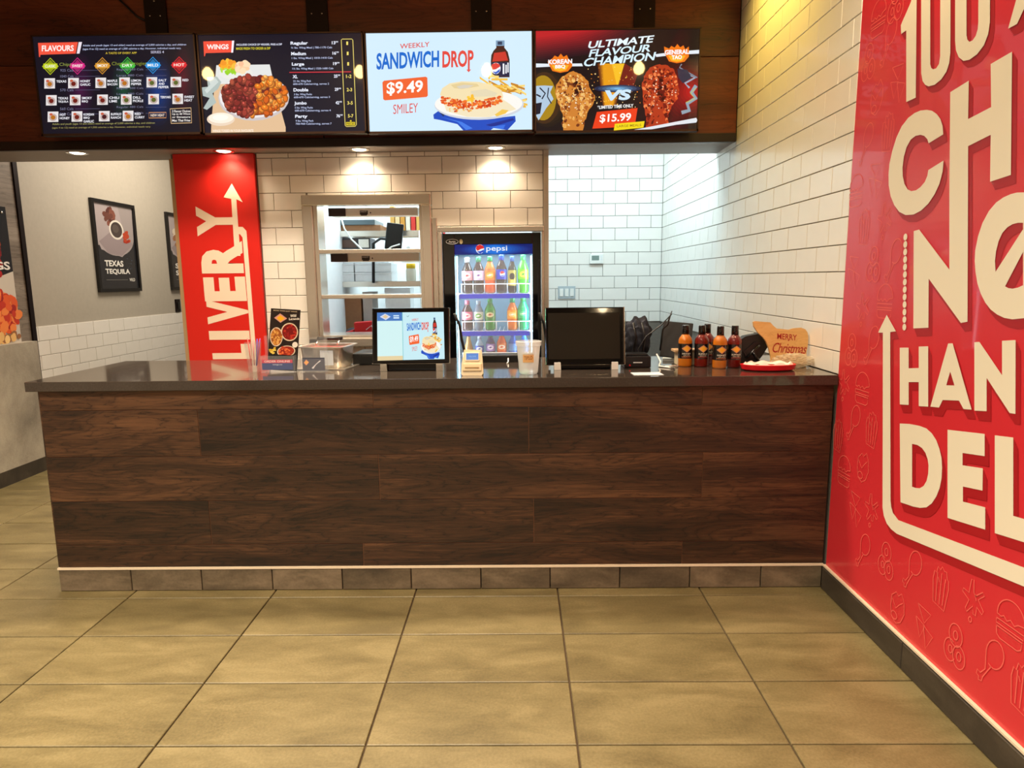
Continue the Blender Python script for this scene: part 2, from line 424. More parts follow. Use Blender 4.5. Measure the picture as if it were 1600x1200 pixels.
# running from the mural to the back corner; tile only where the photograph shows it
n1 = lay(wr, (XR + .008, 0, 0), (0, 1, 0), (-1, 0, 0), 2.74, YF, .93, 2.962, 2.905, [(4.2, 4.6, 2.135, 3), (4.6, 6.3, 2.424, 3)])
n2 = 0
wf = struct(bx('wall_far', (-1.45, XR + .2, YF + .008, YF + .2, 0, 3.1), M_grout))
n3 = lay(wf, (0, YF + .008, 0), (1, 0, 0), (0, -1, 0), .12, XR, .93, 2.5, .454, odd=0)
link('plaster_panel', MB().box(-1.45, .11, YF - .002, YF + .008, 0, 3.0).build('x', M_white).data, wf)
bpy.data.objects.remove(bpy.data.objects['x'])
wb = MB()
HW = (-1.345, -.545, .93, 1.85); HF = (-.49, .165, 0, 1.645)
for r in ((-2.19, -1.345, 0, 2.135), (-1.345, -.545, 0, .93), (-1.345, -.545, 1.85, 2.135), (-.545, -.49, 0, 2.135), (-.49, .165, 1.645, 2.135), (.165, .19, 0, 2.135)):
    wb.box(r[0], r[1], YB + .008, YB + .13, r[2], r[3])
wb = struct(wb.build('wall_back', M_grout))
n4 = lay(wb, (0, YB + .008, 0), (1, 0, 0), (0, -1, 0), -1.645, .165, .78, 2.13, -1.335, [HW, HF], odd=1)
print('tiles', n1, n2, n3, n4)
# passage wall on the left, tiled to chest height
wp = struct(bx('wall_passage', (XL - .2, XL - .008, 4.84, 8.6, 0, 3.1), M_grey))
lay(wp, (XL - .008, 0, 0), (0, 1, 0), (1, 0, 0), 4.85, 8.4, .16, 1.023, 4.98, odd=0)
struct(bx('wall_passage_end', (XL - .2, -1.45, 8.4, 8.6, 0, 3.1), M_grey))
struct(bx('wall_kitchen_side', (-1.45, -1.38, 4.54, 6.4, 0, 3.1), M_white))
struct(bx('wall_service_side', (.10, .16, 4.7, 6.24, 0, 3.1), M_white))
wl = struct(bx('wall_left', (XL - .2, XL, -3.2, 4.83, 0, 3.4), M_lam))
bx('edge_trim', (XL - .02, XL + .012, 4.80, 4.84, 0, 2.6), M_iron, wl)
hw = struct(bx('trim_1', (XL, -3.42, -3.2, 4.74, .1, .93), M_conc))
hw['label'] = 'half height grey concrete wall panel'
bl = struct(bx('baseboard_left', (XL, -3.415, -3.2, 4.74, 0, .1), M_base))
struct(bx('wall_front', (-4.2, 1.5, -3.4, -3.2, 0, 3.4), M_grey))
# mural-side skirting with cream strip
br = struct(MB().box(XR - .004, XR + .01, -3.2, 2.74, 0, .098).build('baseboard_right', M_fgrout))
for k in range(7):
    y1 = 2.74 - .61 * k
    put_tile('tile', br, (XR - .004, y1 - .305, .049), (0, 1, 0), (0, 0, 1), (-1, 0, 0), .606, .094, .012, .002, M_base)
struct(bx('trim_2', (XR - .012, XR + .008, -3.2, 2.745, .100, .107), M_cream))
# bulkhead that carries the menu screens
sf = struct(bx('soffit', (XL, XR, 4.2, 4.6, 2.13, 2.16), M_soffit))
bh = struct(MB().box(XL, XR, 4.21, 4.6, 2.16, 3.4).build('bulkhead', M_facade))
xs = [-3.5, -2.092, -1.151, -.199, .746, 1.305]
for a, b in zip(xs, xs[1:]):
    MB().box(a + .003, b - .003, 4.185, 4.21, 2.125, 2.60, .002).build('veneer_panel', M_facade, bh)
    MB().box(a + .003, b - .003, 4.185, 4.21, 2.604, 3.3, .002).build('veneer_panel', M_facade, bh)
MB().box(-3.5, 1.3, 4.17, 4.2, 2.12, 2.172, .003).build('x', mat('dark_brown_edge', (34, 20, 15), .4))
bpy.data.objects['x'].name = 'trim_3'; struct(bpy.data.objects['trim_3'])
# stainless end cap of the back wall and lining of the fridge opening
struct(bx('trim_4', (.166, .2, YB - .01, YB + .14, .0, 2.13), M_steel, bev=.002))

# ================================================================== RED SIGN PANEL
t = thing('sign_panel', 'tall red wall panel with white vertical delivery lettering and an arrow pointing up', 'sign', (0, 0, 0))
bx('panel', (-2.165, -1.652, YB - .022, YB + .006, .40, 2.128), M_red, t, .002)
bx('edge_strip', (-2.192, -2.167, YB - .015, YB + .006, .40, 2.1), mat('tan_strip', (176, 146, 108), .5), t)
# zoomed-print coordinates of the sign: TL TR BR BL
cv = Cv([(852, 72), (1252, 72), (1300, 1073), (916, 1073)], YQ(-2.163, -1.652, .835, 2.122, YB - .0225), (0, -1, 0))
cv.m_raw = cv.m
def mfree(x, y, s=cv):
    h = s.h; w = h[6] * x + h[7] * y + 1; u, v = (h[0] * x + h[1] * y + h[2]) / w, (h[3] * x + h[4] * y + h[5]) / w
    return Vector((-2.163 + u * .511, YB - .0225 - s.off, 2.122 - v * 1.287))
cv.m = mfree
WH = (244, 226, 205)
def up_letter(ch, xl0, xr0, yt, yb, dx):
    # letter lies on its side: text runs upward; P = lower right corner
    cv.text(ch, (xr0 + dx, yb), (-dx * 1.0, yt - yb), (xl0 - xr0, 0), WH, .055)
up_letter('Y', 960, 1148, 325, 472, 8); up_letter('R', 978, 1186, 497, 655, 8); up_letter('E', 990, 1198, 672, 792, 8)
up_letter('V', 1003, 1207, 785, 905, 8); up_letter('I', 1013, 1214, 938, 982, 3); up_letter('L', 1025, 1218, 1003, 1078, 6)
up_letter('E', 1035, 1228, 1100, 1200, 6); up_letter('D', 1045, 1238, 1225, 1350, 6)
cv.poly([(1142, 215), (1194, 307), (1163, 292), (1178, 570), (1150, 570), (1138, 290), (1100, 282)], WH)
cv.poly([(1150, 427), (1192, 428), (1210, 448), (1268, 1400), (1246, 1400), (1190, 480), (1178, 464), (1152, 462)], WH)
cv.build('lettering', M_print, t)

# ================================================================== MURAL
t = thing('wall_mural', 'big red wall mural with cream block lettering and food doodles on the right wall', 'mural')
bx('panel', (XR, XR + .009, .2, 2.738, .107, 3.29), mat('mural_red_vinyl', (210, 46, 56), .34, coat=.25), t)
mc = Cv([(1352, 0), (1600, 0), (1600, 1190), (1288, 880)], [(0, 0, 0)] * 4, (1, 0, 0))
HM = homography([(1352, 0), (1600, 0), (1600, 1190), (1288, 880)], [(2.72, 2.3493), (1.8747, 2.0273), (1.5923, .0728), (2.7538, .107)])
def WM(x, y):
    w = HM[6] * x + HM[7] * y + 1; return ((HM[0] * x + HM[1] * y + HM[2]) / w, (HM[3] * x + HM[4] * y + HM[5]) / w)
def wall_cv():
    c = Cv([(0, 0), (1, 0), (1, 1), (0, 1)], [(0, 0, 0)] * 4, (1, 0, 0))
    c.m = lambda y, z, c=c: Vector((XR - c.off, y, z)); return c
z4 = lambda L: [WM(1280 + x / 3.75, y / 3.75) for x, y in L]
z3 = lambda L: [WM(1100 + x / 3, y / 3) for x, y in L]
z5 = lambda L: [WM(1280 + x / 3.528, 300 + y / 3.528) for x, y in L]
z6 = lambda L: [WM(1280 + x / 3.528, 600 + y / 3.528) for x, y in L]
px = lambda L: [WM(x, y) for x, y in L]
SH = []
SH.append((z4([(482, 148), (540, 15), (562, -60), (576, -70), (570, 572), (514, 598), (514, 178), (484, 200)]), []))
SH.append((z4([(602, -250), (602, 430), (610, 475), (625, 497), (645, 506), (680, 497), (720, 465), (750, 420), (766, 370), (773, 310), (775, -300), (745, -370), (690, -390), (640, -360)]),
           [z4([(655, -200), (655, 375), (661, 398), (672, 406), (690, 400), (706, 375), (713, 330), (714, -220), (700, -260), (675, -255)])]))
SH.append((z4([(802, -350), (801, 240), (806, 295), (822, 335), (850, 357), (885, 350), (930, 318), (970, 265), (995, 200), (1005, 130), (1008, -400), (980, -480), (920, -500), (840, -450)]),
           [z4([(868, -280), (868, 205), (873, 232), (884, 245), (903, 237), (922, 210), (934, 170), (937, 130), (938, -300), (925, -340), (895, -340)])]))
SH.append((z4([(1170, -40), (1112, 168), (1165, 140), (1215, 30), (1245, -70)]), []))
SH.append((z3([(1125, 630), (1122, 590), (1112, 558), (1095, 535), (1072, 519), (1048, 515), (1018, 518), (990, 530), (960, 553), (930, 592), (905, 645), (885, 710), (872, 770), (868, 820), (869, 870), (878, 920), (895, 962), (918, 993), (948, 1008), (985, 1006), (1020, 988), (1055, 955), (1085, 910), (1108, 860), (1122, 805), (1127, 752),
               (1055, 797), (1050, 825), (1038, 853), (1018, 877), (997, 892), (975, 896), (957, 887), (943, 862), (935, 825), (934, 785), (940, 735), (953, 690), (972, 655), (995, 637), (1018, 632), (1036, 637), (1050, 652), (1056, 672)]), []))
HN = px([(1486, 144), (1515, 126), (1514, 186), (1550, 167.3), (1549.3, 100), (1582.7, 80.7), (1581, 273.3), (1548.3, 284), (1549.3, 210.7), (1514, 228.3), (1513.8, 300), (1513, 502.7), (1502.5, 504.6), (1452.3, 435.5), (1451.8, 512), (1428.2, 513.2), (1428.8, 361), (1437.3, 358.7), (1484.6, 421.3), (1484.6, 300)])
SH.append((HN, []))
yc = WM(1606, 450)[0]
left = z5([(1129, 2), (1095, 3), (1060, 12), (1020, 30), (980, 58), (940, 105), (905, 170), (880, 245), (865, 320), (862, 380), (866, 440), (877, 505), (895, 560), (920, 610), (950, 648), (985, 675), (1025, 694), (1070, 702), (1129, 696)])
inn = z5([(1129, 170), (1100, 170), (1070, 178), (1042, 195), (1015, 225), (994, 270), (980, 325), (974, 380), (977, 440)])
in2 = z5([(1030, 520), (1048, 530), (1070, 533), (1100, 527), (1129, 514)])
mir = lambda L: [(2 * yc - y, z) for y, z in reversed(L)]
zc = WM(1525, 400)[1]
o_out = left + mir(left)
h1 = inn[::-1] + [(2 * yc - inn[2][0], inn[0][1])]
h2 = [in2[0]] + in2[1:] + mir(in2)[1:3] + [(2 * yc - inn[4][0], inn[4][1] - .04), (yc - .05, inn[2][1] - .01)]
SH.append((o_out, [inn + [z5([(1129, 205)])[0]], in2 + [z5([(1129, 330)])[0]]]))
SH.append((px([(1386.6, 491.9), (1401, 517.7), (1392, 518.8), (1392.5, 781.4), (1393.6, 792), (1396.2, 801.2), (1404.7, 812.6), (1600, 886.3), (1660, 909), (1660, 940), (1600, 916), (1401.9, 833.8), (1393.4, 826.8), (1386.5, 818), (1382, 806), (1380, 792.7), (1380.6, 519.7), (1373, 519.7)]), []))
SH.append((px([(1407, 543.2), (1420.9, 543.2), (1420.9, 575.5), (1436.7, 575), (1436.7, 541.5), (1451.5, 541), (1451.5, 635.4), (1436.7, 634.6), (1436.7, 597), (1420.9, 597), (1420.9, 632.6), (1407, 632)]), []))
SH.append((px([(1482.7, 536.7), (1489.8, 536.5), (1519.5, 640.2), (1506.8, 639.1), (1499.7, 626), (1474.2, 625), (1468.5, 636.8), (1454.9, 635.4)]), [px([(1486, 580.6), (1479.8, 601.9), (1492.6, 602.4)])]))
SH.append((px([(1523.8, 534.7), (1531.7, 534.1), (1567.1, 586.3), (1567.1, 532.4), (1588.4, 531.3), (1588.1, 646.8), (1579, 645.4), (1543, 590.5), (1543, 642.5), (1523.8, 641.7)]), []))
SH.append((z6([(448, 218), (500, 220), (555, 230), (595, 245), (625, 272), (650, 310), (668, 360), (679, 410), (682, 460), (679, 520), (668, 575), (650, 620), (625, 658), (595, 680), (560, 683), (520, 675), (452, 652)]),
           [z6([(516, 330), (545, 336), (570, 352), (590, 380), (602, 415), (607, 450), (605, 495), (596, 535), (580, 562), (558, 575), (535, 573), (516, 566)])]))
SH.append((z6([(712, 252), (917, 275), (917, 398), (795, 380), (795, 448), (907, 465), (905, 588), (797, 565), (797, 648), (920, 680), (920, 803), (712, 738)]), []))
SH.append((z6([(973, 283), (1075, 295), (1075, 727), (1200, 763), (1200, 893), (973, 822)]), []))
sh = wall_cv()
DK = (168, 26, 34); CR = (236, 228, 206)
for pts, hol in SH:
    for k in range(1, 6):
        d = k * .004
        sh.poly([(y - d, z - d * 1.25) for y, z in pts], DK, [[(y - d, z - d * 1.25) for y, z in hh] for hh in hol])
sh.build('lettering_shadow', M_print, t)
lt = wall_cv(); lt.off = .0022
for pts, hol in SH: lt.poly(pts, CR, hol)
for k in range(13):
    y, z = WM(1280 + (479 - k * .45) / 3.528, 300 + (248 + 41.4 * k) / 3.528)
    lt.ell(y, z, .0115, .0115, CR, 14)
# the diagonal bar of the struck-through O
lt.build('lettering', M_print, t)
# food doodles, drawn in metres on the wall
def circ(cx, cy, rx, ry, a0=0, a1=360, n=18, rot=0):
    return [(cx + rx * math.cos(t) * math.cos(rot) - ry * math.sin(t) * math.sin(rot), cy + rx * math.cos(t) * math.sin(rot) + ry * math.sin(t) * math.cos(rot)) for t in [math.radians(a0 + (a1 - a0) * i / n) for i in range(n + 1)]]
IC = {
 'drum': [circ(.12, .25, .26, .32, -100, 205, 16, -.4) + [(-.12, -.2), (-.26, -.36), (-.36, -.34), (-.38, -.44), (-.3, -.46), (-.3, -.54), (-.2, -.52), (-.18, -.42), (-.02, -.16), (.05, -.06)]],
 'onion': [circ(0, .22, .24, .26), circ(0, .22, .08, .1), circ(-.16, -.2, .22, .26, 60, 330), circ(.18, -.22, .22, .26), circ(.18, -.2, .08, .1), circ(-.14, -.18, .07, .09)],
 'fries': [[(-.3, .1), (-.22, -.45), (.22, -.5), (.32, .06)], [(-.3, .1), (-.26, .3), (-.18, .28), (-.14, .44), (-.04, .4), (.02, .5), (.12, .42), (.2, .44), (.24, .28), (.3, .26), (.32, .06)], [(-.12, -.4), (-.14, .3)], [(.02, -.42), (.02, .34)], [(.14, -.4), (.18, .26)], [(-.04, .1), (-.1, .2)]],
 'burger': [circ(0, .08, .4, .36, 0, 180, 14) + [(-.4, .02), (-.28, .0), (-.2, .05), (-.1, -.02), (0, .05), (.12, -.02), (.22, .05), (.4, .08)], [(-.4, -.08), (.4, -.08), (.4, -.18), (-.4, -.18), (-.4, -.08)], [(-.38, -.24), (.38, -.24), (.36, -.4), (.26, -.46), (-.26, -.46), (-.36, -.4), (-.38, -.24)]],
 'nacho': [[(-.3, .45), (.26, .4), (.02, .08), (-.3, .45)], [(-.34, .1), (.06, .02), (-.12, -.35), (-.34, .1)], [(.0, .02), (.4, -.1), (.16, -.5), (0, .02)]],
 'splash': [circ(.0, .0, .12, .12, 10, 60, 3) + [(.3, .3), (.36, .24), (.18, .08), (.38, -.1), (.34, -.18), (.16, -.1), (.14, -.3), (.06, -.3), (.02, -.14), (-.16, -.34), (-.22, -.28), (-.12, -.06), (-.36, .04), (-.34, .12), (-.14, .1), (-.1, .42), (-.02, .44), (.02, .16), (.1, .12)], circ(-.02, -.46, .05, .06)],
 'wrap': [[(-.3, .2), (-.1, .36), (.02, .3), (.16, .42), (.3, .24), (.34, -.06), (.2, -.34), (-.02, -.46), (-.24, -.36), (-.32, -.1), (-.3, .2)], [(-.26, .12), (-.06, -.06), (.1, .1), (.24, .2)], circ(-.12, -.28, .14, .1)]}
dd = wall_cv(); dd.off = .0003
pos = [('drum', 1388, 67), ('onion', 1357, 97), ('wrap', 1370, 152), ('nacho', 1402, 130), ('fries', 1387, 207), ('drum', 1353, 227), ('nacho', 1367, 282), ('fries', 1350, 355), ('splash', 1382, 343), ('burger', 1373, 27), ('onion', 1400, 3), ('burger', 1338, 297),
       ('onion', 1365, 413), ('drum', 1396, 408), ('nacho', 1334, 425), ('splash', 1348, 481), ('burger', 1383, 470), ('onion', 1331, 547), ('drum', 1362, 541), ('burger', 1348, 606), ('splash', 1319, 600), ('drum', 1334, 662), ('fries', 1362, 671), ('wrap', 1349, 729),
       ('splash', 1362, 796), ('onion', 1385, 875), ('drum', 1426, 892), ('fries', 1470, 917), ('splash', 1521, 937), ('burger', 1580, 973), ('wrap', 1403, 948), ('nacho', 1444, 978), ('onion', 1493, 1007), ('drum', 1548, 1036), ('fries', 1597, 1075), ('burger', 1320, 735), ('nacho', 1337, 795), ('drum', 1349, 862), ('fries', 1310, 680)]
for kind, x, y in pos:
    cy, cz = WM(x, y)
    for L in IC[kind]: dd.line([(cy - a * .125, cz + b * .135) for a, b in L], .0036, (232, 100, 92))
dd.build('food_doodles', M_print, t)

# ================================================================== SERVICE COUNTER
t = thing('service_counter', 'long service counter faced with dark walnut planks above a stone tile kick', 'counter', (0, 0, 0))
bx('carcass', (-1.995, 1.306, 2.77, 3.40, .0, .888), M_black, t)
bx('end_panel', (-2.012, -1.996, 2.755, 3.40, .108, .888), M_wood, t)
rows = [(.804, .886, [-2.005, -.606, .76, 1.302]), (.604, .804, [-2.005, -1.346, .04, 1.302]), (.407, .604, [-2.005, -.595, .772, 1.302]), (.211, .407, [-2.005, -1.331, .059, 1.302]), (.109, .211, [-2.005, -.678, .696, 1.302])]
for z0, z1, X in rows:
    for a, b in zip(X, X[1:]):
        MB().box(-(b - a) / 2 + .0012, (b - a) / 2 - .0012, -.006, .014, -(z1 - z0) / 2 + .0012, (z1 - z0) / 2 - .0012, .0012).build('plank', M_wood, t, loc=((a + b) / 2, 2.756, (z0 + z1) / 2))
bx('plank_backing', (-2.003, 1.302, 2.7535, 2.772, .109, .884), mat('plank_joint_brown', (128, 84, 58), .6), t)
bx('metal_strip', (-2.012, 1.302, 2.744, 2.768, .100, .109), M_cream, t)
kx = [-2.012, -1.696, -1.388, -1.079, -.774, -.474, -.171, .129, .43, .732, 1.038, 1.30]
for a, b in zip(kx, kx[1:]):
    put_tile('tile', t, ((a + b) / 2, 2.762, .05), (1, 0, 0), (0, 0, 1), (0, -1, 0), b - a - .004, .096, .014, .002, M_kick)
bx('kick_end', (-2.012, -1.996, 2.765, 3.40, 0, .1), M_kick, t)
wt = MB().box(-2.04, 1.304, 2.722, 3.452, .889, .93, .003).build('worktop', M_top, smooth=False)
tag(wt, 'polished dark brown stone worktop running the whole length of the counter', 'worktop')
ZT = .9305

# ================================================================== MENU SCREENS
def screen(name, label, x0, x1, z0, z1, src):
    t = thing(name, label, 'screen', (0, 0, 0), group='menu screens above the counter')
    MB().box(x0, x1, 4.06, 4.10, z0, z1, .003).build('housing', M_black, t)
    MB().box(x0 + .1, x1 - .1, 4.10, 4.166, z0 + .1, z1 - .1).build('wall_bracket', M_iron, t)
    MB().box(x0, x1, 4.053, 4.0605, z0, z0 + .012).box(x0, x1, 4.053, 4.0605, z1 - .008, z1).box(x0, x0 + .009, 4.053, 4.0605, z0, z1).box(x1 - .009, x1, 4.053, 4.0605, z0, z1).build('bezel', mat('screen_bezel_metal', (70, 52, 42), .3, .6), t)
    return t, Cv(src, YQ(x0, x1, z0, z1, 4.0595), (0, -1, 0), 8e-6)
# 1: flavours board
t, c = screen('menu_screen', 'leftmost menu screen, dark flavours board with coloured diamonds and small sauce pictures', -2.756, -1.822, 2.178, 2.727, [(182, 205), (1170, 200), (1215, 795), (255, 795)])
c.rect(100, 150, 1300, 850, (16, 16, 30))
def glow(x, y, rx, ry, a, b, n=9):
    for k in range(n):
        q = k / (n - 1); c.ell(x, y, rx * (1 - q * .85), ry * (1 - q * .85), [a[i] + (b[i] - a[i]) * q for i in range(3)], 20)
glow(950, 540, 110, 230, (16, 18, 34), (12, 52, 120)); glow(740, 520, 80, 220, (16, 18, 32), (20, 66, 48)); glow(480, 520, 90, 230, (18, 16, 32), (64, 18, 60)); glow(1100, 480, 80, 240, (16, 16, 30), (80, 14, 34))
c.rect(100, 150, 200, 850, (16, 16, 30))
c.poly([(225, 250), (465, 247), (452, 315), (240, 320), (238, 333), (232, 333)], (240, 84, 62)); c.poly([(470, 247), (490, 247), (475, 315), (458, 315)], (235, 225, 235))
c.tb('FLAVOURS', 248, 265, 440, 300, (255, 240, 235), .03)
for k, y in enumerate((262, 283)): c.tb(['Adults and youth (ages 13 and older) need an average of 2,000 calories a day, and children', '(ages 4 to 12) need an average of 1,500 calories a day. However, individual needs vary.'][k], 495, y, 1120 - 30 * k, y + 14, (190, 200, 235), .01)
c.tb('A TASTE OF EVERY APP', 632, 308, 820, 320, (215, 190, 60), .01); c.tb('SERIES 4', 905, 303, 985, 318, (190, 190, 215), .01)
for x, col in ((300, (190, 205, 30)), (463, (214, 40, 130)), (613, (214, 150, 50)), (765, (70, 190, 70)), (918, (40, 150, 225)), (1077, (222, 40, 50))):
    c.line([(x, 340), (x + 47, 388), (x, 436), (x - 47, 388)], 5, col, True); c.poly([(x, 350), (x + 37, 388), (x, 426), (x - 37, 388)], [v * .75 for v in col]); c.rect(x - 42, 372, x + 42, 402, col)
for x, n in ((300, 'CLASSIC'), (463, 'SWEET'), (613, 'SMOKY'), (765, 'DRY'), (918, 'MILD'), (1077, 'HOT')): c.tb(n, x - 32, 379, x + 32, 395, (250, 250, 240), .01)
c.tb('Chips', 355, 368, 425, 392, (140, 150, 70), 0); c.tb('Cheese Perogies', 670, 366, 880, 392, (130, 140, 50), 0)
for x0, ys, ns in ((360, (405, 440, 520, 630, 660), ('925 Cals', '1040 Cals', '570 Cals', '560 Cals', '960 Cals')), (700, (405, 440, 515, 548, 625, 660), ('Regular 620 Cals', 'Large 880 Cals', 'Regular 500 Cals', 'Large 980 Cals', 'Regular 480 Cals', 'Large 960 Cals'))):
    for y, n in zip(ys, ns):
        c.tb(n, x0, y, x0 + (80 if x0 < 500 else 160), y + 15, (120, 120, 150), 0); c.rect(x0 + (90 if x0 < 500 else 175), y + 8, x0 + (240 if x0 < 500 else 300), y + 10, (90, 90, 120))
names = [['TEXAS', 'HONEY GARLIC', 'MAPLE BACON', 'LEMON PEPPER', 'SALT AND PEPPER', 'RED'], ['TEXAS TEQUILA', 'SMOKY BBQ', 'CHILI LIME', 'DILL PICKLE', 'TERIYAKI', 'SWEET HEAT'], ['HOT HONEY', 'KOREAN BBQ GARLIC', 'BUFFALO RANCH', 'RED CURRY']]
for r, y in enumerate((488, 587, 683)):
    for k, x in enumerate((297, 440, 604, 747, 912, 1057)[:6 if r < 2 else 4]):
        x += r * 11; c.rect(x - 32, y - 30, x + 32, y + 30, (228, 222, 222)); c.ell(x, y + 4, 24, 22, (190, 170, 165)); c.ell(x, y + 4, 14, 13, random.choice([(110, 30, 24), (70, 24, 30), (180, 110, 30), (90, 100, 40)])); c.ell(x - 12, y - 14, 10, 7, (200, 90, 60))
        ws = names[r][k].split()
        for q, w in enumerate(ws[:3]): c.tb(w, x + 40, y - 18 + 20 * q, x + 40 + min(62, 12 * len(w)), y - 4 + 20 * q, (240, 240, 248), .02)
c.line([(895, 665), (998, 665), (998, 697), (895, 697)], 4, (215, 150, 90), True); c.tb('NEW HEAT', 905, 674, 988, 689, (240, 220, 200), .02)
c.line([(1022, 645), (1148, 640), (1152, 728), (1028, 730)], 4, (230, 190, 140), True)
for k, n in enumerate(('3 Flavour Choices', 'Up to 40 Wings', 'or Signature', 'Mac Thai Fries')): c.tb(n, 1034, 652 + 18 * k, 1144, 666 + 18 * k, (240, 235, 230), .02)
c.tb('Adults and youth (ages 13 and older) need an average of 2,000 calories a day, and children', 315, 720, 930, 734, (170, 165, 100), 0)
c.tb('(ages 4 to 12) need an average of 1,500 calories a day. However, individual needs vary.', 315, 742, 905, 755, (165, 155, 90), 0)
c.build('display', M_screen, t)
# 2: wings board
t, c = screen('menu_screen', 'second menu screen from left, dark wings price board with a bowl of chicken wings', -1.812, -.866, 2.172, 2.723, [(55, 70), (1540, 65), (1580, 965), (125, 970)])
c.rect(0, 0, 1700, 1050, (14, 16, 34))
c.poly([(118, 138), (392, 134), (382, 238), (140, 242), (132, 270), (126, 270)], (240, 80, 60)); c.poly([(375, 134), (395, 134), (385, 240), (368, 240)], (250, 240, 250)); c.tb('WINGS', 150, 165, 345, 210, (255, 240, 235), .035)
c.tb('INCLUDES CHOICE OF VEGGIES, FRIES & DIP', 415, 162, 822, 182, (225, 230, 250), .02); c.tb('MADE FRESH TO ORDER & DIP', 412, 194, 718, 216, (215, 205, 50), .02)
c.poly([(235, 350), (712, 348), (760, 560), (855, 905), (855, 950), (188, 955), (190, 880), (210, 620)], (226, 190, 150)); c.poly([(235, 350), (712, 348), (745, 500), (222, 520)], (226, 228, 226))
c.poly([(150, 455), (240, 450), (280, 500), (250, 560), (200, 600), (235, 680), (150, 745), (118, 730), (175, 640), (115, 620), (105, 545), (160, 540)], (176, 190, 186)); c.poly([(165, 470), (230, 465), (255, 500), (190, 560), (150, 600), (130, 570), (180, 520)], (206, 216, 212))
c.ell(410, 420, 150, 60, (232, 232, 226)); c.blobs(30, inell(340, 350, 70, 36), (20, 34), [(250, 170, 40), (245, 190, 60), (240, 150, 40)]); c.blobs(20, inell(350, 400, 75, 25), (14, 26), [(150, 210, 40), (180, 225, 70)], .5); c.blobs(22, inell(460, 360, 70, 45), (18, 34), [(250, 220, 180), (245, 190, 150), (250, 205, 160)])
c.ell(570, 640, 318, 205, (205, 196, 196)); c.ell(570, 628, 308, 192, (238, 232, 232)); c.ell(572, 625, 290, 175, (110, 40, 34))
for k in range(190):
    x, y = inell(575, 630, 285, 180)(); L = x < 590 + (y - 630) * -.25
    q = random.uniform(22, 42); a = random.random() * 3
    b = random.choice([(132, 40, 36), (160, 58, 48), (110, 28, 30), (176, 78, 58)] if L else [(232, 120, 30), (244, 146, 54), (214, 96, 26), (246, 170, 84)])
    c.ell(x, y, q, q * .75, [v * .72 for v in b], 9, a); c.ell(x - 3, y - 5, q * .75, q * .52, b, 9, a)
    if k % 2: c.ell(x - 6, y - 10, q * .25, q * .18, [min(255, v * 1.3 + 30) for v in b], 7, a)
c.ell(278, 830, 125, 60, (236, 214, 190)); c.ell(280, 820, 112, 46, (250, 240, 222)); c.ell(275, 815, 70, 26, (255, 250, 238))
c.tb('WINGS TOSSED IN YOUR FAVOURITE', 205, 922, 570, 945, (250, 235, 220), .02)
for nme, y, pr, a, b in (('Regular', 150, '13', '¾ lbs. Wing Meal | 780-1170 Cals', None), ('Medium', 242, '16', '1 lbs. Wing Meal | 1010-1410 Cals', None), ('Large', 335, '19', '1½ lbs. Wing Meal | 1320-1680 Cals', None), ('XL', 445, '25', '2½ lbs. Wing Pack', '600-670 Cals/serving, serves 2'), ('Double', 562, '29', '3 lbs. Wing Packs', '600-670 Cals/serving, serves 3'), ('Jumbo', 680, '42', '5 lbs. Wing Packs', '600-670 Cals/serving, serves 4'), ('Party', 797, '76', '9 lbs. Wing Pack', '700-960 Cals/serving, serves 7')):
    x = 900 + (y - 150) * .065; c.tb(nme, x, y, x + 22 * len(nme), y + (36 if nme in ('Regular', 'Large', 'Jumbo', 'Party') else 30), (236, 240, 255), .03)
    c.tb(pr, x + 368, y, x + 400, y + 28, (236, 240, 255), .03); c.tb('99', x + 402, y, x + 424, y + 14, (236, 240, 255), .02)
    c.tb(a, x + 5, y + 46, x + (370 if not b else 165), y + 68, (190, 200, 235), .012)
    if b: c.tb(b, x + 5, y + 72, x + 325, y + 94, (190, 200, 235), .012)
c.rect(890, 418, 1440, 427, (190, 50, 60))
c.line([(1352, 140), (1362, 133), (1445, 133), (1455, 143), (1488, 890), (1478, 904), (1400, 906), (1388, 895)], 6, (226, 208, 110), True)
for y, n in ((155, '1'), (245, '1'), (337, '1'), (447, '1-2'), (565, '2-3'), (682, '3-5'), (797, '5-7')):
    x = 1405 + (y - 155) * .05; w = 8 if n == '1' else 24; c.tb(n, x - w, y, x + w, y + 30, (240, 222, 110), .02)
c.rect(1396, 866, 1476, 896, (222, 200, 40)); c.tb('PIECES', 1402, 872, 1470, 890, (60, 50, 10), .02); c.ell(1438, 856, 8, 7, (222, 200, 40))
c.build('display', M_screen, t)
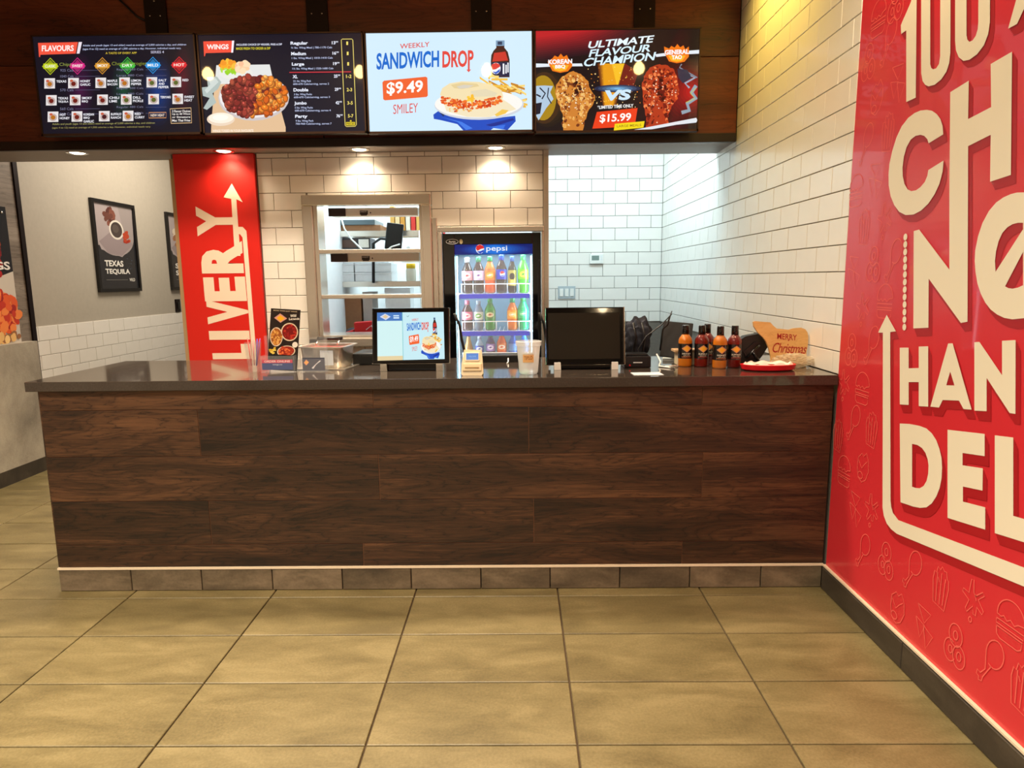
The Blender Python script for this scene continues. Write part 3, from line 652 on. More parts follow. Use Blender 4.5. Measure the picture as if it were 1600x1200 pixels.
# 3: sandwich board
def sandwich(c):
    c.tb('WEEKLY', 335, 180, 605, 225, (222, 84, 78), .012, -18)
    c.tb('SANDWICH', 122, 262, 692, 415, (0, 104, 204), .03, -20, 0); c.tb('DROP', 722, 248, 1008, 403, (226, 70, 60), .03, -8)
    c.poly([(955, 380), (972, 380), (972, 420), (984, 420), (963, 446), (942, 420), (955, 420)], (226, 78, 70))
    c.poly([(190, 515), (570, 482), (585, 492), (590, 655), (578, 668), (200, 695), (184, 685), (176, 530)], (238, 98, 46)); c.tb('$9.49', 215, 530, 545, 655, (255, 250, 245), .025, -18); c.tb('SMILEY', 275, 735, 500, 822, (222, 78, 70), .0, -14)
    c.poly([(640, 830), (690, 795), (800, 850), (1100, 880), (1390, 850), (1395, 900), (1320, 980), (1190, 960), (1150, 990), (1000, 990), (920, 985), (860, 920), (700, 880), (645, 870)], (18, 74, 190))
    c.poly([(660, 710), (680, 700), (760, 820), (730, 850), (670, 780)], (24, 50, 100)); c.poly([(700, 850), (900, 900), (1000, 960), (940, 975), (860, 900)], (60, 120, 230)); c.poly([(1120, 930), (1370, 870), (1380, 890), (1180, 950)], (10, 40, 140)); c.poly([(1150, 950), (1300, 930), (1280, 975)], (50, 110, 225))
    c.poly([(1170, 290), (1190, 250), (1216, 222), (1212, 155), (1292, 155), (1290, 222), (1322, 262), (1338, 330), (1338, 495), (1168, 495), (1165, 350)], (60, 24, 20)); c.poly([(1196, 270), (1300, 258), (1324, 340), (1180, 350)], (200, 50, 40)); c.rect(1166, 355, 1338, 485, (16, 26, 66)); c.rect(1212, 155, 1292, 205, (120, 156, 186)); c.rect(1228, 165, 1270, 195, (40, 60, 90))
    c.ell(1212, 412, 44, 52, (240, 244, 250)); c.poly([(1170, 400), (1176, 375), (1212, 360), (1245, 375), (1252, 395), (1212, 420), (1180, 425)], (222, 60, 56)); c.poly([(1175, 440), (1212, 445), (1252, 415), (1245, 445), (1212, 464)], (30, 90, 200)); c.rect(1275, 368, 1290, 465, (235, 238, 245)); c.rect(1300, 380, 1312, 460, (235, 238, 245)); c.rect(1318, 360, 1330, 450, (235, 238, 245))
    c.blobs(4, inell(1150, 500, 10, 10), (5, 9), [(230, 180, 50)])
    for k in range(70):
        x, y = random.uniform(1060, 1470), 0; y = 500 + abs(x - 1200) * .45 + random.uniform(-25, 180); y = min(y, 740); a = random.uniform(-.4, .6); L = random.uniform(35, 75)
        if x < 1120 and y > 540: continue
        c.poly([(x - L * math.cos(a), y - L * math.sin(a) - 11), (x + L * math.cos(a), y + L * math.sin(a) - 9), (x + L * math.cos(a), y + L * math.sin(a) + 11), (x - L * math.cos(a), y - L * math.sin(a) + 9)], random.choice([(240, 190, 70), (226, 164, 44), (250, 214, 120), (196, 130, 36)]))
    c.ell(1060, 745, 410, 138, (206, 212, 222), 36); c.ell(1055, 735, 402, 128, (246, 244, 238), 36)
    c.poly([(705, 640), (760, 800), (950, 855), (1150, 860), (1400, 790), (1340, 740), (1280, 700)], (240, 226, 190))
    c.poly([(700, 650), (720, 590), (790, 545), (900, 528), (1060, 535), (1180, 565), (1265, 615), (1280, 670), (1260, 730), (1000, 720), (760, 700)], (240, 222, 176)); c.poly([(800, 560), (900, 540), (1040, 552), (1060, 575), (900, 600), (830, 590)], (226, 204, 150)); c.poly([(850, 575), (920, 560), (1010, 566), (960, 590), (880, 596)], (214, 206, 190)); c.poly([(980, 620), (1120, 600), (1230, 640), (1200, 670), (1000, 670)], (226, 214, 180))
    for k in range(210):
        x = random.uniform(715, 1268); y = 695 + 60 * math.sin((x - 715) / 553 * PI) * .8 + random.uniform(-34, 38); c.ell(x, y, random.uniform(8, 20), random.uniform(6, 13), random.choice([(222, 78, 20), (240, 110, 34), (196, 50, 16), (250, 150, 60), (226, 90, 30)]), 7)
    c.blobs(12, inell(985, 690, 34, 30), (8, 18), [(250, 200, 60), (245, 186, 44)]); c.blobs(26, inell(900, 790, 130, 18), (5, 11), [(222, 100, 40), (200, 70, 30), (240, 190, 80)])
    c.poly([(1200, 840), (1270, 790), (1330, 800), (1300, 830), (1220, 855)], (240, 196, 80))
t, c = screen('menu_screen', 'third menu screen from left, pale blue sandwich drop advert with the 9.49 price', -.857, .099, 2.168, 2.720, [(10, 68), (1555, 58), (1560, 1000), (50, 1000)])
c.rect(-20, 40, 1700, 1080, (208, 234, 250)); sandwich(c); c.build('display', M_screen, t)
# 4: champion board
t, c = screen('menu_screen', 'rightmost menu screen, black and red advert with two fried drumsticks and a 15.99 price', .105, 1.046, 2.160, 2.720, [(20, 45), (1525, 25), (1500, 945), (25, 965)])
c.rect(-50, 0, 1700, 1050, (20, 12, 18))
for k in range(12):
    q = k / 11; c.poly([(30, 50), (1000 - 500 * q, 50), (760 - 500 * q, 230 - 140 * q), (30, 330 - 210 * q)], (40 + 150 * q, 14 + 20 * q, 26 + 14 * q))
glow(1430, 600, 280, 300, (30, 10, 16), (176, 18, 24), 10); glow(140, 650, 190, 260, (30, 22, 16), (92, 62, 34), 8)
c.ell(110, 650, 150, 230, (64, 40, 20), 26); c.ell(100, 650, 120, 200, (168, 132, 24), 26)
c.poly([(20, 545), (110, 540), (190, 545), (165, 600), (195, 660), (130, 740), (60, 850), (20, 780)], (176, 200, 222)); c.line([(70, 560), (120, 610), (90, 660)], 12, (30, 36, 54)); c.line([(150, 560), (140, 640), (175, 700)], 10, (30, 36, 54)); c.line([(40, 620), (80, 640)], 14, (30, 36, 54)); c.poly([(30, 700), (90, 690), (75, 790), (35, 800)], (24, 24, 40))
c.line([(1340, 480), (1400, 440), (1470, 470), (1380, 520), (1420, 560)], 18, (150, 170, 190)); c.line([(1480, 540), (1440, 600), (1480, 650), (1400, 700), (1420, 760), (1350, 780)], 34, (140, 160, 176)); c.line([(1480, 560), (1430, 610), (1470, 655), (1390, 690)], 8, (196, 190, 90)); c.line([(1350, 350), (1330, 380), (1400, 420), (1490, 470)], 10, (120, 140, 160)); c.poly([(1310, 390), (1400, 400), (1440, 470), (1360, 520), (1320, 470)], (34, 46, 66))
for k in range(8):
    q = k / 7; c.poly([(590 + 50 * q, 345), (840 - 40 * q, 345), (760 - 30 * q, 720), (640 + 20 * q, 720)], (90 + 140 * q, 36 + 120 * q, 16 + 10 * q))
c.poly([(720, 350), (835, 345), (770, 560)], (244, 190, 40)); c.poly([(840, 345), (960, 420), (900, 600), (780, 560)], (110, 22, 20))
c.blobs(110, lambda: (random.uniform(470, 1000), random.uniform(370, 740)), (2, 6), [(250, 200, 80), (255, 230, 160), (240, 140, 40)], .9)
c.poly([(35, 345), (150, 348), (450, 345), (460, 370), (200, 372), (35, 380)], (226, 234, 242)); c.poly([(1110, 264), (1300, 240), (1509, 225), (1509, 258), (1300, 268), (1120, 288)], (226, 234, 242))
c.tb('ULTIMATE', 500, 150, 1085, 215, (230, 244, 252), .022, -55, 20, .95); c.tb('FLAVOUR', 510, 222, 1065, 290, (214, 238, 250), .022, -50, 20, .95); c.tb('CHAMPION', 460, 300, 1100, 375, (214, 238, 250), .022, -58, 20, .95)
for cx, cy, a, b in ((255, 350, 'KOREAN', 'BBQ'), (1305, 265, 'GENERAL', 'TAO')):
    c.poly([(cx - 110, cy - 10), (cx - 115, cy - 70 if cx > 600 else cy - 20), (cx - 70, cy - 50), (cx - 50, cy - 75), (cx - 20, cy - 60), (cx + 5, cy - 92), (cx + 30, cy - 62), (cx + 60, cy - 80), (cx + 75, cy - 45), (cx + 108, cy - 70 if cx > 600 else cy - 20), (cx + 108, cy + 20), (cx + 70, cy + 65), (cx, cy + 78), (cx - 70, cy + 62)], (238, 120, 24)); c.poly([(cx - 80, cy + 10), (cx + 80, cy + 10), (cx + 50, cy + 55), (cx, cy + 66), (cx - 50, cy + 55)], (246, 180, 40))
    c.tb(a, cx - 108, cy - 38, cx + 108, cy + 4, (248, 248, 250), .04, -8); c.tb(b, cx - 46, cy + 8, cx + 46, cy + 46, (248, 248, 250), .04, -4)
def drum(cx, cy, outline, pal, hl):
    c.poly(outline, pal[0]); cen = (cx, cy)
    for k in range(260):
        a = random.choice(outline); q = math.sqrt(random.random()) * .93; x = cen[0] + (a[0] - cen[0]) * q + random.uniform(-14, 14) * (1 - q); y = cen[1] + (a[1] - cen[1]) * q
        c.ell(x, y, random.uniform(8, 22), random.uniform(7, 16), random.choice(pal), 7, random.random() * 3)
    for k in range(90):
        a = random.choice(outline); q = random.random() * .9; c.ell(cen[0] + (a[0] - cen[0]) * q, cen[1] + (a[1] - cen[1]) * q, random.uniform(3, 8), random.uniform(3, 6), random.choice(hl), 6)
def dens(L):
    o = []
    for i in range(len(L)):
        a, b = L[i], L[(i + 1) % len(L)]
        for k in range(4): o.append((a[0] + (b[0] - a[0]) * k / 4 + random.uniform(-5, 5), a[1] + (b[1] - a[1]) * k / 4 + random.uniform(-5, 5)))
    return o
drum(375, 640, dens([(370, 415), (440, 440), (500, 490), (520, 560), (568, 630), (555, 700), (510, 770), (480, 840), (465, 940), (280, 942), (275, 880), (285, 820), (262, 760), (235, 690), (210, 620), (220, 540), (270, 460)]), [(206, 128, 50), (232, 168, 84), (176, 96, 38), (240, 190, 110), (120, 56, 24)], [(252, 226, 170), (250, 240, 220), (70, 28, 14)])
c.blobs(26, inell(410, 560, 30, 70), (8, 18), [(60, 22, 12), (92, 40, 18), (44, 14, 10)])
drum(1160, 600, dens([(1150, 355), (1220, 365), (1280, 400), (1310, 470), (1325, 580), (1310, 660), (1260, 730), (1225, 800), (1225, 880), (1030, 915), (1030, 820), (1010, 740), (1000, 640), (992, 540), (1010, 460), (1060, 385)]), [(176, 56, 26), (214, 90, 40), (120, 26, 16), (236, 130, 74), (90, 16, 12)], [(252, 222, 190), (255, 240, 226), (70, 12, 10)])
c.blobs(40, inell(1170, 580, 34, 120), (8, 20), [(50, 8, 8), (96, 16, 14), (70, 10, 10)])
glow(770, 570, 210, 34, (30, 40, 70), (120, 186, 230), 6); c.tb('VS', 635, 585, 880, 680, (204, 230, 246), .05, -10, 22)
c.tb('*LIMITED TIME ONLY', 590, 722, 915, 752, (240, 240, 240), .03, -18)
c.poly([(585, 778), (952, 742), (930, 880), (905, 905), (545, 925)], (232, 62, 26)); c.tb('$15.99', 608, 800, 890, 880, (255, 250, 245), .022, -16, 6)
c.poly([(748, 882), (1016, 858), (1005, 915), (738, 942)], (240, 214, 24)); c.tb('LARGE MEALS', 765, 893, 985, 915, (150, 120, 20), .01, -12)
c.poly([(920, 935), (1480, 828), (1490, 850), (1480, 870), (1300, 890), (1080, 930)], (222, 228, 234))
c.build('display', M_screen, t)

# hanging straps and the cable behind the screens
for k, (a, b) in enumerate(((-2.155, -2.028), (-1.213, -1.089), (-.258, -.139), (.685, .807))):
    t = thing('hanging_strap', ['dark steel hanging strap above the leftmost menu screen', 'dark steel hanging strap above the wings menu screen', 'dark steel hanging strap above the sandwich menu screen', 'dark steel hanging strap above the rightmost menu screen'][k], 'bracket', ((a + b) / 2, 4.185, 2.5), group='steel straps that hold the screens')
    w = (b - a) / 2
    MB().box(-w, w, -.016, -.001, .0, .799, .002).build('strap', M_iron, t)
    for q, z in ((-.03, .36), (.03, .36), (0, .25), (0, .44)): MB().lathe([(.005, 0), (.005, .004), (.002, .006)], 10, M=Matrix.Translation((q, -.016, z)) @ Matrix.Rotation(PI / 2, 4, 'X')).build('screw', M_chrome, t)
o = MB().tube([(-2.33, 4.18, 2.985), (-2.26, 4.175, 2.92), (-2.2, 4.175, 2.86), (-2.158, 4.178, 2.84)], .006).build('power_cable', M_black)
tag(o, 'thin black cable running down to the first hanging strap', 'cable')

# pendant lamps over the queue, seen mirrored in the glossy screens
M_bulb = mat('glowing_bulb', (255, 210, 150), .3); b_ = M_bulb.node_tree.nodes['Principled BSDF']; b_.inputs['Emission Color'].default_value = (1, .62, .22, 1); b_.inputs['Emission Strength'].default_value = 60
for k, (x, y) in enumerate(LAMPS):
    t = thing('pendant_lamp', ['leftmost pendant lamp bulb, mirrored in the flavours screen', 'second pendant lamp bulb, mirrored in the wings screen', 'third pendant lamp bulb, mirrored in the sandwich screen', 'rightmost pendant lamp bulb, mirrored in the drumstick screen', 'pendant lamp bulb mirrored in the dark register display'][k], 'lamp', (x, y, 3.3), group='pendant lamps over the queue')
    MB().tube([(0, 0, 0), (0, 0, -.16)], .004, 8).build('cord', M_black, t); MB().lathe([(.005, -.15), (.022, -.16), (.024, -.2), (.02, -.205)], 16).build('socket', M_black, t)
    MB().lathe([(.016, -.205), (.04, -.235), (.046, -.262), (.036, -.288), (.012, -.302), (0, -.303)], 20, caps=False).build('bulb', M_bulb, t)
# ================================================================== RECESSED LIGHTS
M_lamp = mat('lit_lamp_lens', (255, 225, 180), .3); b_ = M_lamp.node_tree.nodes['Principled BSDF']; b_.inputs['Emission Color'].default_value = (1, .84, .6, 1); b_.inputs['Emission Strength'].default_value = 14
for k, x in enumerate((-2.72, -1.81, -.97, -.13)):
    t = thing('recessed_light', ['recessed downlight over the grey poster wall, leftmost of the four', 'recessed downlight in the soffit above the red sign panel', 'recessed downlight in the soffit above the pass-through window', 'recessed downlight in the soffit above the drinks fridge'][k], 'downlight', (x, 4.31, 2.13), group='recessed downlights under the bulkhead')
    MB().lathe([(.062, 0), (.062, -.004), (.056, -.006), (.045, -.004), (.043, .0)], 28).build('trim_ring', M_chrome, t)
    MB().lathe([(.043, -.001), (.03, -.006), (.012, -.008)], 24).build('lens', M_lamp, t)
    spot('downlight_beam', (x, 4.31, 2.115), 13, (1, .78, .54), (0, 0, 0), 140, .7, .04)

# ================================================================== FRAMED POSTERS, LEFT WALL
M_frame = mat('black_picture_frame', (20, 18, 18), .35)
def poster(label, y0, y1, words, kind):
    t = thing('framed_poster', label, 'poster', (XL, (y0 + y1) / 2, 1.255), group='framed posters on the grey wall')
    h = .77; w = (y1 - y0) / 2
    MB().box(-.008, .018, -w, w, 0, .03, .002).box(-.008, .018, -w, w, h - .03, h, .002).box(-.008, .018, -w, -w + .03, .03, h - .03).box(-.008, .018, w - .03, w, .03, h - .03).build('frame', M_frame, t)
    MB().box(-.008, .004, -w + .03, w - .03, .03, h - .03).build('backing', M_frame, t)
    c = Cv(R4(455, 300, 690, 745), [(.0045, -w + .03, h - .03), (.0045, w - .03, h - .03), (.0045, w - .03, .03), (.0045, -w + .03, .03)], (1, 0, 0))
    c.rect(455, 300, 690, 745, (38, 38, 42))
    c.poly([(455, 300), (455, 520)] + circ(570, 465, 115, 105, 150, 0, 16) + [(690, 300)], (150, 140, 138)); c.poly([(455, 300), (455, 470), (480, 540), (600, 575), (640, 540), (600, 300)], (162, 150, 150))
    c.poly([(470, 500), (560, 430), (680, 500), (600, 570), (520, 560)], (142, 128, 130))
    if kind:
        c.blobs(26, inell(545, 360, 30, 46), (10, 20), [(100, 60, 52), (120, 72, 60), (84, 48, 44)]); c.ell(580, 430, 44, 52, (214, 206, 196)); c.ell(580, 430, 35, 42, (66, 56, 54)); c.ell(575, 424, 20, 22, (84, 74, 70)); c.blobs(14, inell(640, 470, 18, 34), (8, 18), [(150, 40, 26), (170, 62, 36)])
    else:
        c.blobs(40, inell(560, 430, 60, 80), (12, 26), [(176, 130, 96), (150, 100, 70), (205, 190, 170)])
    c.tb(words[0], 490, 595, 490 + (112 if kind else 60), 628, (226, 222, 214), .035); c.tb(words[1], 490, 640, 490 + (150 if kind else 60), 672, (226, 222, 214), .035)
    c.rect(490, 698, 620, 700, (120, 118, 112)); c.tb('WILD', 632, 690, 668, 708, (214, 210, 200), .03); c.blobs(18, lambda: (random.uniform(620, 660), random.uniform(560, 640)), (1, 3), [(60, 70, 86), (80, 90, 110)])
    c.build('print', M_gprint, t)
poster('black framed poster of a dip bowl reading texas tequila', 5.635, 6.264, ('TEXAS', 'TEQUILA'), 1)
poster('black framed food poster on the grey wall, half hidden by the red sign', 6.825, 7.454, ('SE', 'SA'), 0)
t = thing('wall_switch', 'small dark wall switch below the half hidden poster', 'switch', (XL, 6.93, 1.03))
MB().box(-.008, .006, -.045, .045, 0, .13, .002).build('plate', M_iron, t); MB().box(.006, .014, -.02, .02, .03, .1, .002).build('rocker', M_black, t)
# unframed poster on laminate
t = thing('hanging_poster', 'unframed food poster with chicken pieces on the wood laminate wall at far left', 'poster')
bx('board', (XL, XL + .012, 3.7, 4.68, .93, 1.85), M_black, t, .001)
c = Cv([(0, 330), (35, 340), (100, 1010), (0, 1020)], [(XL + .0125, 4.40, 1.84), (XL + .0125, 4.645, 1.85), (XL + .0125, 4.685, .93), (XL + .0125, 4.40, .93)], (1, 0, 0))
def pm(x, y, c=c): return Vector((XL + .0125 + c.off, 3.7 + x * .98, .93 + .92 * y))
c.m = pm
c.rect(0, 0, 1, 1, (20, 16, 18)); c.poly([(0, 0), (1, 0), (1, .53), (.8, .47), (.6, .36), (0, .3)], (206, 196, 184))
c.blobs(60, inell(.8, .58, .12, .12), (.02, .05), [(170, 24, 20), (206, 44, 30), (120, 14, 16)]); c.blobs(40, inell(.78, .72, .1, .07), (.02, .05), [(120, 30, 20), (90, 20, 16), (160, 60, 30)])
c.blobs(140, inell(.78, .22, .22, .17), (.025, .055), [(196, 50, 20), (224, 90, 34), (236, 130, 60), (160, 30, 16)]); c.blobs(40, inell(.75, .05, .24, .04), (.02, .04), [(226, 180, 110), (240, 200, 130), (150, 100, 60)])
c.tb('WINGS', .55, .60, .97, .54, (235, 230, 225), .03)
c.m = lambda x, y, c=c: Vector((XL + .0125 + c.off, 3.7 + x * .98, .93 + .92 * y)); c.build('print', M_gprint, t)
for z in (1.81,): MB().lathe([(.009, 0), (.009, .004), (.004, .007)], 14, M=Matrix.Translation((XL + .013, 4.64, z)) @ Matrix.Rotation(PI / 2, 4, 'Y')).build('standoff_screw', M_chrome, t)

# ================================================================== THERMOSTAT, SWITCHES
t = thing('thermostat', 'small white thermostat with a grey display on the far tiled wall', 'thermostat', (.718, YF, 1.46))
MB().box(-.062, .062, -.026, 0, 0, .088, .004).build('body', M_whitep, t)
MB().box(-.045, .022, -.0275, -.025, .03, .072).build('display_window', mat('lcd_grey', (120, 138, 132), .3), t)
for z in (.032, .056): MB().box(.036, .05, -.029, -.025, z, z + .014, .001).build('button', M_card, t)
t = thing('light_switch', 'three-gang white light switch plate on the far tiled wall', 'switch', (.448, YF, 1.145))
MB().box(-.08, .08, -.008, 0, 0, .115, .003).build('plate', mat('grey_switch_plate', (176, 186, 190), .4), t)
for x in (-.048, 0, .048): MB().box(x - .017, x + .017, -.013, -.006, .022, .093, .002).build('rocker', M_whitep, t)

# ================================================================== PASS-THROUGH WINDOW
t = thing('pass_through_window', 'stainless steel framed pass-through window with heated shelves in the back wall', 'window', (0, 0, 0))
def prof(name, a, m=M_steel, bev=.006): MB().box(*a, bev=bev).build(name, m, t, smooth=False)
prof('frame_top', (-1.36, -.545, 4.345, 4.42, 1.80, 1.865)); prof('frame_side', (-1.36, -1.295, 4.345, 4.42, .90, 1.80)); prof('frame_side', (-.603, -.545, 4.345, 4.42, .90, 1.80)); prof('frame_bottom', (-1.36, -.545, 4.345, 4.42, .905, .962))
prof('outer_flange', (-.544, -.512, 4.375, 4.405, .80, 1.72), bev=.003)
prof('inner_lip', (-1.294, -1.268, 4.365, 4.52, .962, 1.80), bev=.002); prof('inner_lip', (-.622, -.604, 4.365, 4.52, .962, 1.80), bev=.002)
prof('shelf', (-1.268, -.622, 4.37, 4.66, 1.502, 1.528), bev=.003); prof('shelf', (-1.268, -.622, 4.37, 4.66, 1.215, 1.24), bev=.003); prof('shelf', (-1.294, -.604, 4.37, 4.66, .955, .978), bev=.003)
prof('side_plate', (-1.372, -1.345, 4.40, 4.66, .9, 1.8), M_white, .001)
for z in (1.74, 1.452):
    MB().box(-1.20, -.64, 4.44, 4.52, z, z + .052, .003).build('heat_strip', M_alu, t)
    MB().box(-1.215, -1.105, 4.432, 4.442, z, z + .052, .001).build('control_box', mat('maroon_black_panel', (44, 22, 22), .35), t)
    c = Cv(R4(0, 0, 100, 10), YQ(-1.215, -.64, z, z + .052, 4.4315), (0, -1, 0))
    c.rect(35, 3, 44, 8, (40, 22, 20)); c.tb('HOT', 36, 3.6, 43, 5.4, (210, 200, 190), .02); c.rect(36, 8, 43, 9.3, (60, 40, 34)); c.rect(14, 1.2, 17, 2.6, (190, 180, 175)); c.ell(47, 6, .8, 1, (60, 40, 34), 10)
    c.m_ = None; o = c.build('rating_label', M_print, t); o.location.y = .008

# ---- kitchen beyond the window
t = thing('kitchen_rack', 'stainless wire rack with shelves seen through the pass-through window', 'rack', (-1.12, 5.35, 0))
for x in (-.36, .36):
    for y in (0, .4): MB().tube([(x, y, 0), (x, y, 1.71)], .013, 10).build('post', M_chrome, t)
for z in (.88, 1.31, 1.70):
    m = MB(); m.box(-.36, .36, -.012, .0, z - .03, z + .012).box(-.36, .36, .40, .412, z - .02, z)
    for k in range(15): m.box(-.35 + k * .05, -.345 + k * .05, 0, .4, z - .005, z)
    m.build('shelf', M_steel, t)
def carton(label, x0, x1, y0, y1, z0, z1, m=None, group=None, name='carton', cat='box'):
    t = thing(name, label, cat, ((x0 + x1) / 2, (y0 + y1) / 2, z0), group=group); w, d, h = (x1 - x0) / 2, (y1 - y0) / 2, z1 - z0
    MB().box(-w, w, -d, d, 0, h * .97, .003).build('body', m or M_card, t); MB().box(-w - .002, w + .002, -d - .002, d + .002, h * .82, h, .002).build('lid', m or M_card, t)
    return t
k = 0
for zi, z in enumerate((1.322, 1.395)):
    for xi, x in enumerate((-1.43, -1.282, -1.134)):
        carton(['lower', 'upper'][zi] + ' white carton ' + ['at the left end', 'in the middle', 'at the right end'][xi] + ' of the kitchen rack shelf', x, x + .138, 5.36, 5.62, z, z + .07, group='white cartons on the kitchen rack')
carton('brown cardboard box on the low kitchen rack shelf', -1.40, -1.25, 5.38, 5.6, .892, 1.22, M_kraft)
carton('second, greyer cardboard box beside the brown one on the rack', -1.235, -1.16, 5.38, 5.6, .892, 1.24, noisy(mat('grey_board', (178, 168, 160), .8), 20, .05))
carton('white carton in front of the open shelf right of the boxes', -1.06, -.86, 5.40, 5.6, .892, 1.27)
t = thing('steel_equipment', 'stainless kitchen appliance with a dark top on the rack upper shelf', 'appliance', (-1.27, 5.37, 1.714))
MB().box(-.2, .2, 0, .34, 0, .045, .004).build('body', M_kraft, t); MB().box(-.21, .16, -.01, .34, .045, .085, .004).build('lid', mat('slate_grey_metal', (96, 110, 116), .3, .3), t); MB().box(-.215, -.16, -.008, .0, .0, .12, .002).build('panel', M_whitep, t)
t = thing('kitchen_monitor', 'black order monitor on an arm seen through the window', 'monitor', (-.955, 5.24, 1.56))
MB().box(-.065, .065, -.015, .015, .0, .2, .01).build('housing', M_black, t, rot=(0, math.radians(8), 0)); MB().tube([(-.02, .02, .08), (-.1, .05, .09), (-.16, .05, .05), (-.17, .05, -.25)], .012).build('arm', M_black, t)
MB().tube([(.06, -.03, .04), (0, -.05, .02), (-.06, -.04, -.02), (-.09, -.02, -.06)], .006).build('cable', M_whitep, t)
o = MB().tube([(-1.33, 5.2, 1.80), (-1.31, 5.2, 1.72), (-1.26, 5.2, 1.64), (-1.2, 5.2, 1.58), (-1.15, 5.2, 1.53)], .006).build('white_cable', M_whitep); tag(o, 'white cable hanging across the kitchen window opening', 'cable')
pal = [(226, 176, 90), (235, 205, 150), (214, 150, 60), (232, 222, 200), (222, 60, 50)]
for k in range(6):
    x = -1.0 + k * .042
    t = bx('folder', (-.017, .017, 0, .2, 0, .2 - (k % 3) * .015), mat('folder_card', pal[k % 5], .7), None, .001, (x, 5.5, 1.713)); tag(t, ['tan folder at the left end of the rack top shelf', 'pale cream folder second from the left on the top shelf', 'orange folder standing behind the monitor on the top shelf', 'off white folder fourth along the rack top shelf', 'red folder second from the right on the top shelf', 'tan folder at the right end of the rack top shelf'][k], 'folder', 'coloured folders at the back of the kitchen')
carton('wide white storage box on top of the stacked cartons', -1.43, -1.02, 5.38, 5.6, 1.467, 1.575)
t = thing('warming_oven', 'dark countertop oven with a brown interior on the wide white box', 'oven', (-1.29, 5.49, 1.576)); MB().box(-.13, .13, -.1, .1, 0, .085, .004).build('body', mat('charcoal_metal', (52, 50, 52), .4), t); MB().box(-.11, .02, -.104, -.098, .012, .072, .002).build('door', mat('brown_glass', (92, 62, 46), .3), t); MB().box(.04, .12, -.104, -.098, .01, .075).build('control_panel', M_steel, t)
t = thing('order_slips', 'fan of white order slips leaning right of the black order monitor', 'paper', (-.86, 5.42, 1.35 + .117)); MB().prism([(-.06, 0), (.09, 0), (.09, .03), (0, .13), (-.02, .12)], lambda x, y, d: (x, d, y), .004).build('slip', M_card, t); MB().prism([(-.02, 0), (.10, 0), (.10, .06), (.05, .11)], lambda x, y, d: (x, d + .02, y), .004).build('slip', mat('cream_slip', (232, 214, 170), .6), t)
for k, (x, z, w, h, col, lb) in enumerate(((-.70, 1.62, .09, .16, (214, 50, 44), 'red notice taped to the kitchen wall at the window right edge'), (-.72, 1.40, .07, .14, (150, 190, 200), 'pale blue notice on the kitchen wall below the red one'), (-.74, 1.10, .10, .12, (226, 206, 130), 'yellow notice low on the kitchen wall'))):
    o = bx('wall_notice', (-w / 2, w / 2, -.003, 0, 0, h), mat('notice_paper', col, .6), None, 0, (x, YF - .003, z)); tag(o, lb, 'notice', 'notices on the kitchen wall')
t = thing('yellow_lid_jar', 'clear jar with a yellow lid on the kitchen rack', 'jar', (-.85, 5.42, 1.322))
MB().lathe([(.036, 0), (.04, .01), (.04, .085), (.034, .1)], 20).build('body', mat('pale_jar', (206, 196, 170), .2, alpha=.7), t, True); MB().lathe([(.037, .1), (.037, .135), (.034, .138)], 20).build('lid', mat('yellow_lid', (232, 190, 20), .4), t)
t = thing('prep_table', 'stainless prep table under the pass-through window', 'table', (-.95, 4.68, 0))
MB().box(-.4, .42, 0, .5, .84, .875, .004).build('tabletop', M_steel, t)
for x in (-.37, .39):
    for y in (.03, .47): MB().tube([(x, y, 0), (x, y, .84)], .017, 10).build('leg', M_chrome, t)
t = thing('red_box', 'red folded takeout box on the prep table behind the window', 'box', (-1.11, 4.90, .876), math.radians(8)); MR = mat('red_card', (202, 20, 28), .5)
MB().prism([(-.08, 0), (.08, 0), (.085, .16), (-.085, .15)], lambda x, y, d: (x, d, y), .12).build('body', MR, t); MB().prism([(-.17, .0), (-.09, 0), (-.09, .1), (-.19, .07)], lambda x, y, d: (x, d - .02, y), .1).build('flap', MR, t); MB().tube([(.0, -.003, .1), (.04, -.006, .13), (.085, -.003, .03)], .003, 6).build('string', M_whitep, t)
o = MB().lathe([(.022, 0), (.026, .03), (.036, .036), (.03, .042), (.034, .08), (.03, .082)], 18).build('paper_cup', mat('cream_paper', (240, 214, 168), .6), loc=(-1.20, 4.80, .876)); tag(o, 'small cream paper cup in front of the red box', 'cup')
for n_, x, y, r, col, lb in (('dark_cloth', -1.26, 5.11, .06, (38, 40, 44), 'dark bunched cloth left of the red box'), ('blue_cloth', -1.12, 5.2, .045, (30, 60, 170), 'blue bunched cloth behind the red box'), ('green_bag', -.85, 5.15, .1, (36, 84, 54), 'dark green bag right of the red box')):
    m = MB(); bmesh.ops.create_icosphere(m.bm, subdivisions=3, radius=r)
    for v in m.bm.verts: v.co += v.co.normalized() * random.uniform(-.12, .12) * r; v.co.z *= .8
    zmin = min(v.co.z for v in m.bm.verts)
    for v in m.bm.verts: v.co.z = max(v.co.z - zmin, 0)
    o = m.build(n_, mat(n_, col, .7), None, True, (x, y, .876 + (.1 if 0 else 0))); tag(o, lb, 'cloth' if 'cloth' in n_ else 'bag')
t = thing('spray_bottle', 'small blue topped bottle at the left of the upper cartons', 'bottle', (-1.405, 5.30, 1.322))
MB().lathe([(.022, 0), (.024, .01), (.024, .07), (.012, .09)], 16).build('body', mat('clear_blue', (170, 200, 230), .2, alpha=.6), t); MB().lathe([(.013, .09), (.013, .12), (.018, .122), (.018, .14)], 14).build('cap', mat('blue_cap', (36, 110, 200), .4), t)
